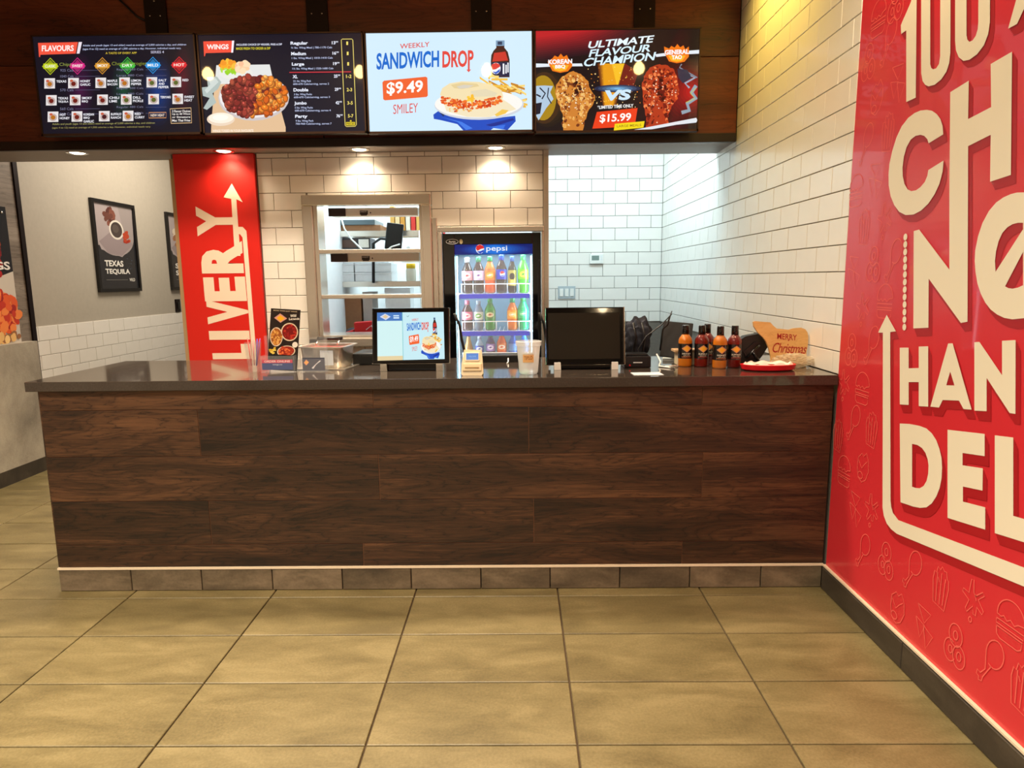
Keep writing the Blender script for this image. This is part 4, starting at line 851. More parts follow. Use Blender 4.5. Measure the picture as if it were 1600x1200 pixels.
o = MB().tube([(0, 0, 0), (0, 0, .10), (.0, -.01, .14), (.02, -.015, .16), (.045, -.01, .14), (.05, 0, .08)], .012, 10).build('tap', M_gloss, loc=(-.93, 4.80, .876)); tag(o, 'black curved tap seen in the lowest window opening', 'tap')

# ================================================================== DRINKS FRIDGE
t = thing('steel_surround', 'stainless trim frame around the drinks fridge opening', 'frame')
MB().box(-.505, .168, 4.36, 4.399, 1.628, 1.662, .004).build('top_trim', M_steel, t); MB().box(-.505, -.482, 4.36, 4.399, .0, 1.628, .003).build('side_trim', M_steel, t); MB().box(.152, .1655, 4.37, 4.40, .0, 1.628, .003).build('side_trim', M_steel, t)
t = thing('drinks_fridge', 'black glass-door drinks fridge with a lit blue pepsi header', 'fridge')
X0, X1 = -.478, .150
m = MB(); m.box(X0, X0 + .03, 4.46, 4.98, .02, 1.62).box(X1 - .03, X1, 4.46, 4.98, .02, 1.62).box(X0, X1, 4.96, 4.98, .02, 1.62).box(X0, X1, 4.46, 4.98, 1.59, 1.62).box(X0, X1, 4.46, 4.98, .02, .12); m.build('cabinet', M_gloss, t)
m = MB(); gx0, gx1, gz0, gz1 = -.405, .096, .752, 1.552
m.box(X0, gx0, 4.40, 4.455, .12, 1.622, .003).box(gx1, X1, 4.40, 4.455, .12, 1.622, .003).box(gx0, gx1, 4.40, 4.455, gz1, 1.622, .003).box(gx0, gx1, 4.40, 4.455, .12, gz0, .003); m.build('door_frame', M_gloss, t)
bx('door_glass', (gx0, gx1, 4.424, 4.428, gz0, 1.49), M_glass, t)
M_liner = mat('white_liner', (110, 150, 172), .4)
m = MB(); m.box(gx0 - .03, gx0 - .02, 4.47, 4.95, .2, 1.58).box(gx1 + .012, gx1 + .02, 4.47, 4.95, .2, 1.58).box(gx0 - .03, gx1 + .02, 4.90, 4.95, .2, 1.58).box(gx0 - .03, gx1 + .02, 4.47, 4.95, 1.56, 1.58).box(gx0 - .03, gx1 + .02, 4.47, 4.95, .2, .22); m.build('liner', M_liner, t)
M_led = mat('cool_led_strip', (230, 245, 255), .3); b_ = M_led.node_tree.nodes['Principled BSDF']; b_.inputs['Emission Color'].default_value = (.45, .85, 1, 1); b_.inputs['Emission Strength'].default_value = 7
for x in (gx0 + .004, gx1 - .012): MB().box(x, x + .008, 4.462, 4.47, gz0, 1.48).build('led_strip', M_led, t)
c = Cv(R4(145, 200, 700, 280), YQ(gx0, gx1, 1.488, 1.552, 4.4175), (0, -1, 0))
c.rect(145, 200, 700, 280, (10, 30, 110))
for k in range(10): q = k / 9; c.ell(430, 240, 260 - 200 * q, 45 - 12 * q, (12 + 10 * q, 36 + 80 * q, 120 + 100 * q), 24)
c.rect(145, 185, 700, 200, (10, 30, 110)); c.ell(325, 236, 30, 36, (235, 240, 246)); c.poly([(297, 235), (300, 212), (325, 200), (350, 212), (355, 230), (330, 236), (308, 250)], (220, 40, 44)); c.poly([(302, 256), (330, 252), (354, 240), (350, 258), (326, 272)], (20, 70, 190))
c.tb('pepsi', 370, 212, 520, 264, (240, 246, 252), .01)
M_head = attr_mat('lit_header', 1.0, .2)
bx('header_box', (gx0, gx1, 4.418, 4.44, 1.488, 1.552), M_black, t); c.build('header_print', M_head, t)
c = Cv(R4(0, 0, 100, 30), YQ(X0 + .015, X0 + .13, 1.552, 1.59, 4.3998), (0, -1, 0)); c.line(circ(38, 15, 34, 12, n=20)[:-1], 2.5, (200, 200, 205), True); c.tb('Artic', 18, 10, 58, 20, (230, 230, 235), .02); c.ell(88, 15, 9, 12, (205, 190, 150)); c.build('badge', M_print, t)
bx('door_handle', (X1 - .02, X1 - .008, 4.375, 4.40, .9, 1.45), M_black, t, .003)
SHZ = [1.239, .993, .785]
M_wire = mat('white_coated_wire', (250, 252, 255), .35); M_strip = mat('blue_price_strip', (0, 40, 235), .6, spec=.1)
for z in SHZ:
    m = MB()
    for k in range(18): m.box(gx0 - .015 + k * .029, gx0 - .012 + k * .029, 4.475, 4.88, z - .006, z - .002)
    m.box(gx0 - .018, gx1 + .01, 4.473, 4.478, z - .008, z - .002).build('wire_shelf', M_wire, t)
    m = MB(); m.box(gx0 + .02, gx1 - .02, 4.458, 4.464, z - .034, z - .004); o = m.build('price_strip', M_strip, t)
    m = MB(); m.tube([(gx0 + .03, 4.466, z + .06), (gx1 - .01, 4.466, z + .06)], .0028, 6)
    for k in range(7): x = gx0 + .035 + k * (gx1 - gx0 - .05) / 6; m.tube([(x, 4.466, z - .004), (x, 4.466, z + .06)], .0028, 6)
    m.build('wire_fence', M_wire, t)
for x, r in ((-.395, -60), (.085, 60)): area('fridge_side_light', (x, 4.468, 1.12), (.02, .7), 1.6, (.75, .92, 1), (math.radians(90), 0, math.radians(r)))
area('fridge_light', (-.155, 4.50, 1.555), (.44, .08), 7, (.75, .9, 1))
# ---- bottles
_lq = {}
def liquid(col, a=.85):
    k = (col, a)
    if k not in _lq: _lq[k] = mat('bottle_liquid', col, .08, coat=.4, alpha=a)
    return _lq[k]
def bottle(label, x, z, h, r, liq, lab, cap, y=4.52, group='soft drink bottles in the fridge', style=0, band=(.36, .62), name='drink_bottle', logo=None):
    t = thing(name, label, 'bottle', (x, y, z), group=group)
    if style == 0: P = [(.0, 0), (r * .7, 0), (r * .95, .03 * h), (r, .1 * h), (r * .93, .22 * h), (r, .34 * h), (r, .62 * h), (r * .9, .68 * h), (r * .62, .78 * h), (r * .42, .86 * h), (r * .38, .91 * h)]
    elif style == 1: P = [(0, 0), (r * .9, 0), (r, .05 * h), (r * .8, .25 * h), (r * .95, .45 * h), (r * .6, .65 * h), (r * .42, .8 * h), (r * .42, .91 * h)]
    else: P = [(0, 0), (r * .96, 0), (r, .03 * h), (r, .62 * h), (r * .92, .68 * h), (r * .66, .74 * h), (r * .48, .78 * h), (r * .42, .82 * h)]
    MB().lathe(P, 20, caps=False).build('body', liquid(liq), t)
    if lab: MB().lathe([(r * 1.02, band[0] * h), (r * 1.02, band[1] * h)], 20, caps=False).build('label_band', liquid(lab, 1), t)
    if cap:
        q = .77 if style == 2 else .86; k_ = .5 if style == 2 else .47
        MB().lathe([(r * k_, q * h), (r * k_, (.985) * h), (r * (k_ - .05), h)], 16).build('cap', liquid(cap, 1), t)
    if logo:
        cc = Cv(R4(0, 0, 100, 100), YQ(-r * .85, r * .85, band[0] * h, band[1] * h, -r * 1.05), (0, -1, 0)); logo(cc); 
        bend(cc.build('label_print', M_print, t), r * 1.05, r * 1.03)
    return t
def lg(col, col2):
    return lambda c: (c.ell(50, 50, 42, 30, col, 16), c.poly([(15, 55), (50, 38), (85, 45), (50, 60)], col2))
xs1 = [-.335, -.26, -.184, -.108, -.037, .036]
COLA = (34, 14, 12)
bottle('cola bottle with a pink label and white cap, first on the top fridge shelf', xs1[0], SHZ[0], .235, .0365, COLA, (226, 160, 170), (232, 240, 240), logo=lg((240, 200, 196), (180, 60, 70)))
bottle('cola bottle with a lilac label and green cap, second on the top fridge shelf', xs1[1], SHZ[0], .238, .0365, COLA, (206, 190, 226), (20, 150, 96), logo=lg((240, 236, 250), (120, 70, 150)))
bottle('orange soda bottle with green cap, third on the top fridge shelf', xs1[2], SHZ[0], .24, .0365, (236, 96, 30), (244, 130, 30), (24, 160, 80), logo=lg((250, 170, 60), (255, 240, 220)))
bottle('cola bottle with a blue pepsi label and blue cap on the top fridge shelf', xs1[3], SHZ[0], .25, .0365, COLA, (16, 50, 180), (16, 70, 200), logo=lambda c: (c.ell(60, 45, 26, 28, (240, 244, 250), 18), c.poly([(36, 42), (42, 22), (62, 16), (80, 24), (84, 38), (60, 46)], (214, 40, 44)), c.poly([(40, 58), (62, 58), (84, 48), (74, 68), (56, 72)], (30, 90, 210))))
bottle('slim black bottle with a yellow label and blue cap on the top fridge shelf', xs1[4], SHZ[0], .24, .029, (30, 22, 16), (190, 170, 80), (40, 90, 180), band=(.2, .62), logo=lambda c: (c.ell(50, 40, 40, 22, (40, 30, 20), 14), c.poly([(20, 95), (80, 95), (60, 60), (30, 60)], (214, 200, 90))))
bottle('lime green soda bottle with green cap at the right of the top fridge shelf', xs1[5], SHZ[0], .248, .036, (70, 190, 50), (120, 200, 40), (60, 190, 90), logo=lg((232, 230, 60), (30, 140, 50)))
xs2 = [-.340, -.265, -.187, -.038, .034]
bottle('dark cola bottle with pink label and pink cap on the middle fridge shelf', xs2[0], SHZ[1], .20, .0365, (70, 40, 46), (226, 120, 150), (222, 110, 130), logo=lg((250, 226, 232), (206, 60, 90)))
bottle('clear soda bottle with a green and white label on the middle fridge shelf', xs2[1], SHZ[1], .198, .033, (120, 140, 160), (216, 226, 226), (196, 214, 226), logo=lg((110, 170, 90), (250, 250, 250)))
bottle('green ginger ale bottle with green cap on the middle fridge shelf', xs2[2], SHZ[1], .212, .037, (24, 140, 48), (60, 130, 60), (24, 170, 84), logo=lg((214, 206, 160), (170, 40, 40)))
bottle('orange soda bottle with green cap, fourth on the middle fridge shelf', xs2[3], SHZ[1], .212, .036, (236, 120, 36), (246, 160, 40), (24, 170, 110), logo=lg((250, 200, 110), (250, 250, 240)))
bottle('teal green lemon soda bottle at the right of the middle fridge shelf', xs2[4], SHZ[1], .222, .038, (20, 176, 110), (40, 190, 120), (24, 180, 96), logo=lg((80, 210, 150), (230, 250, 220)))
xs3 = [-.335, -.262, -.187, -.112, -.036, .038]
bottle('amber glass tea bottle with black cap on the lowest fridge shelf', xs3[0], SHZ[2], .195, .031, (176, 130, 70), None, (40, 40, 48), style=1)
bottle('small clear water bottle with a blue label on the lowest fridge shelf', xs3[1], SHZ[2], .17, .029, (170, 200, 230), (60, 90, 190), (200, 220, 235), logo=lg((236, 240, 250), (40, 80, 180)))
bottle('purple juice bottle with green cap on the lowest fridge shelf', xs3[2], SHZ[2], .19, .031, (60, 40, 110), (160, 130, 210), (30, 170, 110), logo=lg((226, 214, 244), (90, 50, 150)))
bottle('orange juice bottle with green cap on the lowest fridge shelf', xs3[3], SHZ[2], .195, .033, (230, 90, 24), (244, 120, 50), (24, 170, 84), logo=lg((250, 226, 200), (220, 70, 30)))
bottle('blue capped drink bottle behind the frosted cup on the lowest fridge shelf', xs3[4], SHZ[2], .19, .031, (40, 100, 200), (110, 160, 230), (40, 110, 220))
bottle('blue drink bottle at the right end of the lowest fridge shelf', xs3[5], SHZ[2], .19, .035, (30, 130, 220), (70, 160, 230), (50, 150, 230))

# ================================================================== ON THE WORKTOP
# tumbler with straws
t = thing('glass_tumbler', 'clear tapered glass of straws at the left of the counter', 'glass', (-1.18, 2.968, ZT))
MB().lathe([(0, 0), (.024, 0), (.026, .012), (.0275, .03), (.036, .135), (.0345, .135), (.0255, .032), (0, .03)], 28, caps=False).build('body', M_glassT, t, True)
MB().lathe([(0, .001), (.0245, .001), (.0255, .026), (0, .026)], 24, caps=False).build('thick_base', M_glassT, t)
for k, (a, b, col) in enumerate((((-.012, .0), (-.03, .02), (214, 60, 60)), ((.008, .01), (.034, .0), (140, 90, 180)), ((.012, -.006), (.026, -.012), (60, 80, 190)), ((-.004, .012), (-.01, .03), (222, 120, 120)))):
    o = MB().tube([(a[0] - .0, a[1], .03), (b[0], b[1], .15)], .0022, 6).build('straw', mat('straw', col, .4)); o.location = (-1.18, 2.968, ZT)
    tag(o, ['red', 'purple', 'blue', 'pale pink'][k] + ' drinking straw standing in the glass tumbler', 'straw', 'straws in the glass tumbler')
# menu leaflet holder
t = thing('leaflet_holder', 'clear acrylic leaflet holder, taller of the two at the left of the counter', 'holder', (-1.066, 2.985, ZT))
MB().box(-.075, .075, -.045, -.042, 0, .075).box(-.075, .075, .018, .021, 0, .16).box(-.075, -.072, -.045, .021, 0, .075).box(.072, .075, -.045, .021, 0, .075).box(-.075, .075, -.045, .03, 0, .003).build('tray', M_acryl, t)
cc = Cv(R4(0, 0, 100, 60), YQ(-.068, .068, .012, .068, -.0455), (0, -1, 0)); cc.rect(0, 10, 100, 26, (206, 90, 110)); cc.tb('ORDER ONLINE', 8, 13, 92, 23, (244, 220, 224), .02); cc.rect(0, 26, 100, 58, (84, 96, 140)); cc.tb('wings.ca', 34, 30, 66, 38, (214, 220, 235), .01); cc.build('printed_card', M_print, t)
t = thing('menu_leaflet', 'tall dark menu leaflet with food photos standing in the acrylic holder', 'leaflet', (-1.058, 2.972, ZT + .006), rot=(math.radians(-9), math.radians(4), 0))
bx('card', (-.066, .066, -.002, .002, 0, .275), M_black, t)
c = Cv([(182, 110), (408, 108), (380, 470), (165, 440)], YQ(-.066, .066, .07, .275, -.0022), (0, -1, 0)); c.rect(100, 50, 500, 600, (38, 28, 24))
c.poly([(205, 180), (248, 145), (300, 182), (250, 216)], (206, 150, 140)); c.poly([(222, 182), (248, 158), (284, 182), (250, 206)], (240, 178, 40)); c.tb('Wild', 325, 150, 372, 172, (240, 236, 226), .02, -6); c.tb('Legends', 315, 176, 398, 200, (240, 236, 226), .02, -6); c.tb('MORE THAN JUST WINGS', 200, 120, 380, 131, (206, 190, 160), .01)
for cx, cy, rx, ry, pl in ((320, 285, 66, 70, [(150, 30, 26), (190, 50, 36), (120, 20, 20)]), (222, 320, 45, 70, [(206, 140, 60), (226, 170, 90), (160, 90, 40)]), (295, 430, 68, 42, [(190, 70, 40), (226, 110, 60), (150, 40, 30)])):
    c.ell(cx, cy, rx, ry, (226, 206, 180)); c.ell(cx, cy, rx * .88, ry * .88, pl[2]); c.blobs(50, inell(cx, cy, rx * .8, ry * .8), (5, 12), pl)
c.ell(362, 385, 22, 22, (236, 230, 220)); c.blobs(10, inell(200, 415, 20, 22), (6, 12), [(206, 170, 50), (226, 200, 90)]); c.build('print', M_gprint, t)
# card holder
t = thing('card_holder', 'short clear acrylic stand holding a dark blue card beside the leaflet holder', 'holder', (-.915, 2.985, ZT))
MB().box(-.058, .058, .012, .015, 0, .152).box(-.058, .058, -.03, -.027, 0, .06).box(-.058, .058, -.03, .02, 0, .003).build('stand', M_acryl, t); MB().box(.055, .058, -.03, .015, 0, .152).box(-.058, -.055, -.03, .015, 0, .06).build('side_wall', M_acryl, t)
t = thing('gift_card', 'dark blue card with an orange diamond logo in the acrylic stand', 'card', (-.915, 2.972, ZT + .004)); bx('card', (-.05, .05, 0, .0015, 0, .058), M_black, t)
c = Cv(R4(0, 0, 100, 58), YQ(-.05, .05, 0, .058, -.0002), (0, -1, 0)); c.rect(0, 0, 100, 58, (30, 36, 66)); c.poly([(6, 22), (18, 8), (30, 20), (17, 34)], (240, 150, 110)); c.poly([(10, 22), (18, 12), (27, 20), (17, 30)], (244, 180, 60)); c.poly([(40, 46), (78, 12), (84, 14), (60, 32), (48, 50)], (226, 226, 230)); c.build('print', M_gprint, t)
# steam pan
t = thing('steam_pan', 'stainless steam table pan with red lining and a taped paper sheet', 'pan', (-.893, 3.13, ZT + .0), math.radians(-6))
m = MB()
def ring(w, d, z, r=.02):
    out = []
    for cx, cy, a0 in ((w - r, d - r, 0), (-w + r, d - r, 90), (-w + r, -d + r, 180), (w - r, -d + r, 270)):
        for k in range(4): a = math.radians(a0 + k * 30); out.append(m.bm.verts.new((cx + r * math.cos(a), cy + r * math.sin(a), z)))
    return out
L = [ring(.085, .075, 0), ring(.092, .082, .01), ring(.1, .09, .098), ring(.115, .105, .1), ring(.115, .105, .104), ring(.098, .088, .103), ring(.09, .08, .02)]
for a, b in zip(L, L[1:]):
    for k in range(16): m.bm.faces.new((a[k], a[(k + 1) % 16], b[(k + 1) % 16], b[k]))
m.bm.faces.new(L[0][::-1]); m.bm.faces.new(L[-1]); m.build('pan', M_steel, t, True)
MB().box(-.09, .09, -.08, .08, .078, .092, .004).build('contents', noisy(mat('red_sauce', (160, 60, 46), .35), 60, .2, .3), t)
MB().box(-.0, .062, -.0958, -.0948, .02, .088).build('paper_sheet', mat('paper', (214, 222, 230), .7), t, rot=(math.radians(0), 0, 0))
MB().prism([(-.12, -.11), (.12, -.11), (.125, .1), (-.12, .1)], lambda x, y, d: (x, y, d), .004).build('tray', M_steel, t)
o = MB().tube([(-.06, 0, 0), (.06, 0, 0)], .008, 10).build('tongs_handle', M_black, loc=(-.90, 3.20, ZT + .128)); tag(o, 'black handle of tongs lying across the steam pan', 'tongs')
MB().tube([(.05, 0, 0), (.05, -.06, -.022)], .004, 6).build('arm', M_chrome, o); MB().tube([(-.05, 0, 0), (-.05, -.06, -.022)], .004, 6).build('arm', M_chrome, o)
# receipt printer / cash drawer
t = thing('receipt_printer', 'low black printer box between the steam pan and the lit register', 'printer', (-.645, 3.30, ZT))
MB().box(-.15, .13, -.11, .10, 0, .055, .006).build('housing', M_black, t); c = Cv(R4(0, 0, 60, 10), YQ(-.02, .03, .02, .03, -.1103), (0, -1, 0)); c.tb('EPSON', 0, 1, 60, 9, (170, 170, 170), .02); c.build('badge', M_print, t)
MB().box(-.11, .10, -.112, -.108, .04, .046).build('paper_slot', M_gloss, t)

def register(label, cx, y, w0, w1, z0, z1, lit, rz=0, ang=-9):
    """slanted touch display facing the customer on a black base with two pale feet"""
    t = thing('register_display', label, 'register', (cx, y, ZT), rz)
    h = z1 - z0; w = w0; tilt = Matrix.Translation((0, 0, z0 - ZT)) @ Matrix.Rotation(math.radians(ang), 4, 'X')
    def P(x, yy, z): return tilt @ Vector((x, yy, z))
    hw = w / 2
    m = MB(); m.box(-hw, hw, 0, .028, 0, h, .006, M=tilt); m.build('housing', M_gloss, t)
    m = MB(); m.box(-hw - .001, hw + .001, .006, .012, -.001, .004, M=tilt).box(hw - .002, hw + .003, .004, .012, 0, h, M=tilt); m.build('edge_trim', M_chrome, t)
    m = MB(); m.box(-.06, .06, .028, .07, .03, h * .8, .008, M=tilt); m.build('back_cover', M_black, t)
    MB().box(-.11, .13, .03, .2, .0, .05, .006).build('base', M_black, t); MB().box(-.03, .03, .06, .11, .03, .14, .004).build('stand', M_black, t)
    for x in (-hw + .05, hw - .045): MB().prism([(-.014, 0), (.016, 0), (.014, .034), (-.014, .034)], lambda a, b, d, x=x: (x + a, d - .002, b), .05).build('foot', M_chrome if lit else M_whitep, t)
    c = Cv([(945, 98), (1520, 98), (1505, 510), (918, 500)] if lit else R4(0, 0, 100, 80), [P(-hw, 0, h), P(hw, 0, h), P(hw, 0, 0), P(-hw, 0, 0)], tilt.to_3x3() @ Vector((0, -1, 0)), 6e-6)
    return t, c, P, hw, h
t, c, P, hw, h = register('customer display showing the sandwich drop advert, left of the two registers', -.478, 2.955, .343, .32, .965, 1.212, 1)
c.poly([(982, 130), (1478, 130), (1470, 478), (960, 478)], (196, 232, 240)); c.poly([(982, 130), (1168, 130), (1165, 190), (979, 190)], (70, 120, 190)); c.poly([(1000, 160), (1040, 138), (1080, 160), (1042, 184)], (206, 214, 236)); c.poly([(1018, 160), (1042, 146), (1062, 160), (1042, 174)], (226, 196, 150)); c.rect(1100, 150, 1142, 158, (206, 230, 250)); c.rect(1100, 164, 1142, 174, (206, 230, 250))
c.poly([(979, 192), (1165, 192), (1152, 445), (962, 445)], (206, 238, 238)); c.poly([(962, 446), (1152, 446), (1150, 478), (960, 478)], (226, 206, 160)); c.poly([(1166, 130), (1170, 130), (1155, 478), (1151, 478)], (110, 190, 196))
class Sub:
    """re-uses the sandwich artwork inside a smaller window of another canvas"""
    def __init__(s, c, x0, y0, x1, y1): s.c = c; s.f = lambda x, y: (x0 + (x - 30) / 1520 * (x1 - x0), y0 + (y - 75) / 915 * (y1 - y0)); s.k = (x1 - x0) / 1520; s.q = (y1 - y0) / 915
    def poly(s, p, col, holes=()): s.c.poly([s.f(*a) for a in p], col)
    def rect(s, a, b, c_, d, col): s.poly([(a, b), (c_, b), (c_, d), (a, d)], col)
    def ell(s, x, y, rx, ry, col, n=24, rot=0): X, Y = s.f(x, y); s.c.ell(X, Y, rx * s.k, ry * s.q, col, n, rot)
    def tb(s, t, x0, y0, x1, y1, col, bold=0, tilt=0, shear=0, space=1.0): a = s.f(x0, y0); b = s.f(x1, y1); s.c.tb(t, a[0], a[1], b[0], b[1], col, bold, tilt * s.q, shear * s.k, space)
    blobs = Cv.blobs
sandwich(Sub(c, 1178, 140, 1462, 476)); c.line([(1200, 156), (1207, 164), (1216, 154)], 3, (60, 110, 120))
c.build('display', M_screen, t)
t, c, P, hw, h = register('switched-off black customer display, right of the two registers', .296, 2.95, .348, .35, .953, 1.210, 0, 0, -12)
c.off = .0001; c.poly([(3, 8), (94, 8), (94, 72), (3, 72)], (26, 22, 16)); o = c.build('display', attr_mat('dark_screen', 0, .3, 1), t)

# backs of the registers visible at sides: thin cable lines
for k, (x, lb) in enumerate(((-.285, 'black cable looping down the right edge of the lit display'), (.095, 'black cable looping down beside the dark display'))):
    o = MB().tube([(x, 3.02, 1.18), (x + .02, 3.03, 1.13), (x + .03, 3.03, 1.06), (x + .045, 3.03, .99), (x + .045, 3.03, .94)], .006, 8).build('cable', M_black); tag(o, lb, 'cable')

t = thing('cable_box', 'low black box and power brick between the two register displays', 'box', (-.03, 3.30, ZT))
MB().box(-.15, .13, -.05, .06, 0, .034, .004).build('housing', M_black, t); MB().box(.04, .10, -.055, -.045, .012, .026, .002).build('socket', M_gloss, t); MB().tube([(-.02, -.055, .02), (-.02, -.07, .004), (-.025, -.12, .003)], .003, 6).build('cable', M_whitep, t)
# card reader
t = thing('card_reader', 'small cream card payment reader with a blue screen leaning on the counter edge', 'card reader', (-.196, 2.80, ZT), rot=(math.radians(-18), 0, 0))
MB().prism([(-.046, .008), (-.04, 0), (.04, 0), (.047, .01), (.045, .05), (.04, .11), (-.034, .112), (-.044, .05)], lambda x, y, d: (x, d, y), .03).build('housing', M_beige, t)
MB().box(-.030, .032, -.004, .002, .062, .1, .002).build('screen_surround', mat('pale_beige', (236, 224, 196), .4), t)
c = Cv(R4(0, 0, 10, 6), YQ(-.025, .027, .067, .095, -.0042), (0, -1, 0)); c.rect(0, 0, 10, 6, (84, 130, 200)); c.tb('WELCOME', 2, 2.2, 8, 3.6, (150, 186, 232), .0); c.build('display', M_screen, t)
MB().box(-.040, .041, -.006, .002, .018, .052, .004).build('lower_body', mat('worn_beige', (214, 196, 156), .5), t); MB().box(-.03, .03, -.008, -.004, .03, .036, .001).build('card_slot', mat('brown_slot', (150, 120, 70), .5), t)
# tip cup
t = thing('tip_cup', 'frosted plastic tip cup with a tan sticker beside the card reader', 'cup', (.043, 2.855, ZT))
MB().lathe([(0, 0), (.036, 0), (.04, .006), (.05, .118), (.0545, .12), (.056, .138), (.052, .14), (.049, .118), (.038, .01), (0, .006)], 32, caps=False).build('body', M_frost, t, True)
cc = Cv(R4(0, 0, 100, 60), YQ(-.026, .022, .052, .088, 0), (0, -1, 0)); cc.off = 0; cc.rect(0, 0, 100, 60, (222, 176, 116)); cc.tb('TIPS:D', 12, 16, 88, 44, (150, 100, 60), .03, -4)
bend(cc.build('sticker', M_print, t), 0, .0468)
# papers
o = bx('paper_sheet', (-.062, .062, -.035, .045, 0, .0012), mat('glossy_paper', (225, 232, 236), .3), None, 0, (.54, 2.80, ZT), (0, 0, math.radians(2))); tag(o, 'flat white paper lying by the counter edge right of the dark register', 'paper')
# box right of terminal
t = thing('label_printer', 'small black label printer right of the dark register', 'printer', (.535, 3.06, ZT))
MB().box(-.06, .06, -.06, .06, 0, .052, .005).build('housing', M_black, t); MB().box(-.05, .05, -.04, .05, .052, .06, .003).build('lid', M_black, t); MB().box(-.02, .02, -.062, -.059, .022, .026).build('paper_slot', M_card, t); MB().lathe([(.004, 0), (.004, .003)], 10, M=Matrix.Translation((-.035, -.06, .012)) @ Matrix.Rotation(PI / 2, 4, 'X')).build('indicator', MR, t)
# dark backpack / apron bundle
m = MB(); bmesh.ops.create_icosphere(m.bm, subdivisions=4, radius=1)
for v in m.bm.verts:
    d = v.co.normalized(); w = .065 * (1.0 if d.z < .2 else 1.15); q = 1 + .08 * math.sin(11 * d.x + 5 * d.z) + .06 * math.sin(17 * d.z + 9 * d.y)
    v.co = Vector((d.x * w * q + (.01 * d.z), d.y * .05 * q, max(-.0, .105 + d.z * .11 * q)))
o = m.build('dark_cloth_bag', noisy(mat('dark_navy_cloth', (30, 34, 48), .75), 40, .3, .3), None, True, (.572, 3.24, ZT)); tag(o, 'dark navy cloth bag slumped behind the label printer', 'bag')
for k, dx in enumerate((-.02, .022)): MB().tube([(dx - .01, -.055, .19), (dx + .005, -.062, .12), (dx - .008, -.058, .05)], .005, 6).build('strap', M_black, o)
# second tablet / laptop
t = thing('tablet_stand', 'black tablet leaning on a stand between the cloth bag and the sauce bottles', 'tablet', (.74, 3.2, ZT), math.radians(-12))
tl = Matrix.Translation((0, 0, .02)) @ Matrix.Rotation(math.radians(-15), 4, 'X') @ Matrix.Rotation(math.radians(5), 4, 'Y')
MB().box(-.065, .075, 0, .012, 0,   .175, .004, M=tl).build('tablet', mat('matte_tablet_black', (20, 20, 24), .6), t); MB().box(-.06, .07, .014, .02, .005, .17, .002, M=tl).build('back_plate', M_black, t); MB().box(-.05, .06, .02, .09, 0, .012, .002).build('foot', M_whitep, t); MB().tube([(0, .05, .01), (0, .05, .12)], .008).build('stem', M_chrome, t)
t = thing('beige_till_box', 'small beige box under the leaning tablet', 'box', (.79, 3.10, ZT)); MB().box(-.06, .05, -.03, .04, 0, .06, .004).build('body', M_beige, t); MB().box(-.075, .055, -.035, .045, .06, .072, .003).build('lid', mat('tan_lid', (196, 160, 120), .5), t)
o = MB().tube([(-.03, 0, -.1), (-.02, 0, 0), (.0, 0, .02), (.02, -.002, .085)], [.0045, .004, .006, .002], 8).build('antenna', M_black, None, False, (.70, 3.17, 1.09)); tag(o, 'black stylus-like antenna rising behind the leaning tablet', 'antenna')
o = MB().tube([(.72, 3.17, 1.16), (.67, 3.16, 1.11), (.60, 3.15, 1.06), (.56, 3.14, 1.0), (.58, 3.12, .945)], .003, 6).build('charging_cable', M_black); tag(o, 'thin black cable running from the antenna towards the cloth bag', 'cable')
o = MB().tube([(.64, 3.1, .98), (.65, 3.06, .95), (.635, 3.02, .935), (.67, 2.98, .934), (.69, 2.95, .934), (.66, 3.0, .936), (.72, 3.02, .935)], .004, 6).build('white_cable', M_whitep); tag(o, 'tangled white cable on the counter left of the sauce bottles', 'cable')
# sauce bottles
def sl(col):
    def f(c):
        c.poly([(5, 32), (50, 8), (95, 32), (50, 58)], (206, 140, 110)); c.poly([(18, 32), (50, 14), (82, 32), (50, 52)], (244, 176, 50)); c.tb('HONEY' if col else 'BUFFALO', 12, 62, 88, 72, (226, 220, 206), .02); c.tb('SAUCE', 22, 76, 78, 84, (206, 196, 180), .01); c.rect(8, 86, 92, 92, (150, 80, 40) if col else (130, 30, 24))
    return f
AM, DR = (204, 116, 20), (112, 22, 14)
for k, (x, y, col, lb) in enumerate(((.758, 3.05, 1, 'amber sauce bottle with a diamond label, leftmost on the counter'), (.828, 3.035, 0, 'dark red sauce bottle between the two amber ones'), (.893, 2.975, 1, 'amber sauce bottle with a diamond label, nearest the counter edge'), (.963, 2.995, 0, 'dark red sauce bottle at the right end of the sauce row'), (.876, 3.12, 0, 'dark red sauce bottle standing behind the others'))):
    t = bottle(lb, x, ZT, .186, .031, AM if col else DR, (22, 18, 18), (22, 18, 18), y=y, group='sauce bottles on the counter', style=2, band=(.2, .56), name='sauce_bottle', logo=sl(col))
    t.location.z = ZT
# candy tray
t = thing('oval_dish', 'red oval dish with a white scalloped crest on the counter by the bear sign', 'tray', (1.08, 2.895, ZT))
m = MB()
def oval(w, d, z, n=40, sc=0): return [m.bm.verts.new((w * math.cos(2 * PI * k / n) * (1 + sc * math.sin(9 * 2 * PI * k / n)), d * math.sin(2 * PI * k / n) * (1 + sc * math.sin(9 * 2 * PI * k / n)), z)) for k in range(n)]
L = [oval(.1, .055, 0), oval(.113, .064, .006), oval(.118, .067, .026, sc=.015), oval(.112, .062, .027, sc=.015), oval(.1, .055, .008)]
for a, b in zip(L, L[1:]):
    for k in range(40): m.bm.faces.new((a[k], a[(k + 1) % 40], b[(k + 1) % 40], b[k]))
m.bm.faces.new(L[0][::-1]); m.bm.faces.new(L[-1]); m.build('dish', mat('bright_red_plastic', (214, 16, 30), .3), t, True)
m = MB(); A, B_, D_ = [], [], []
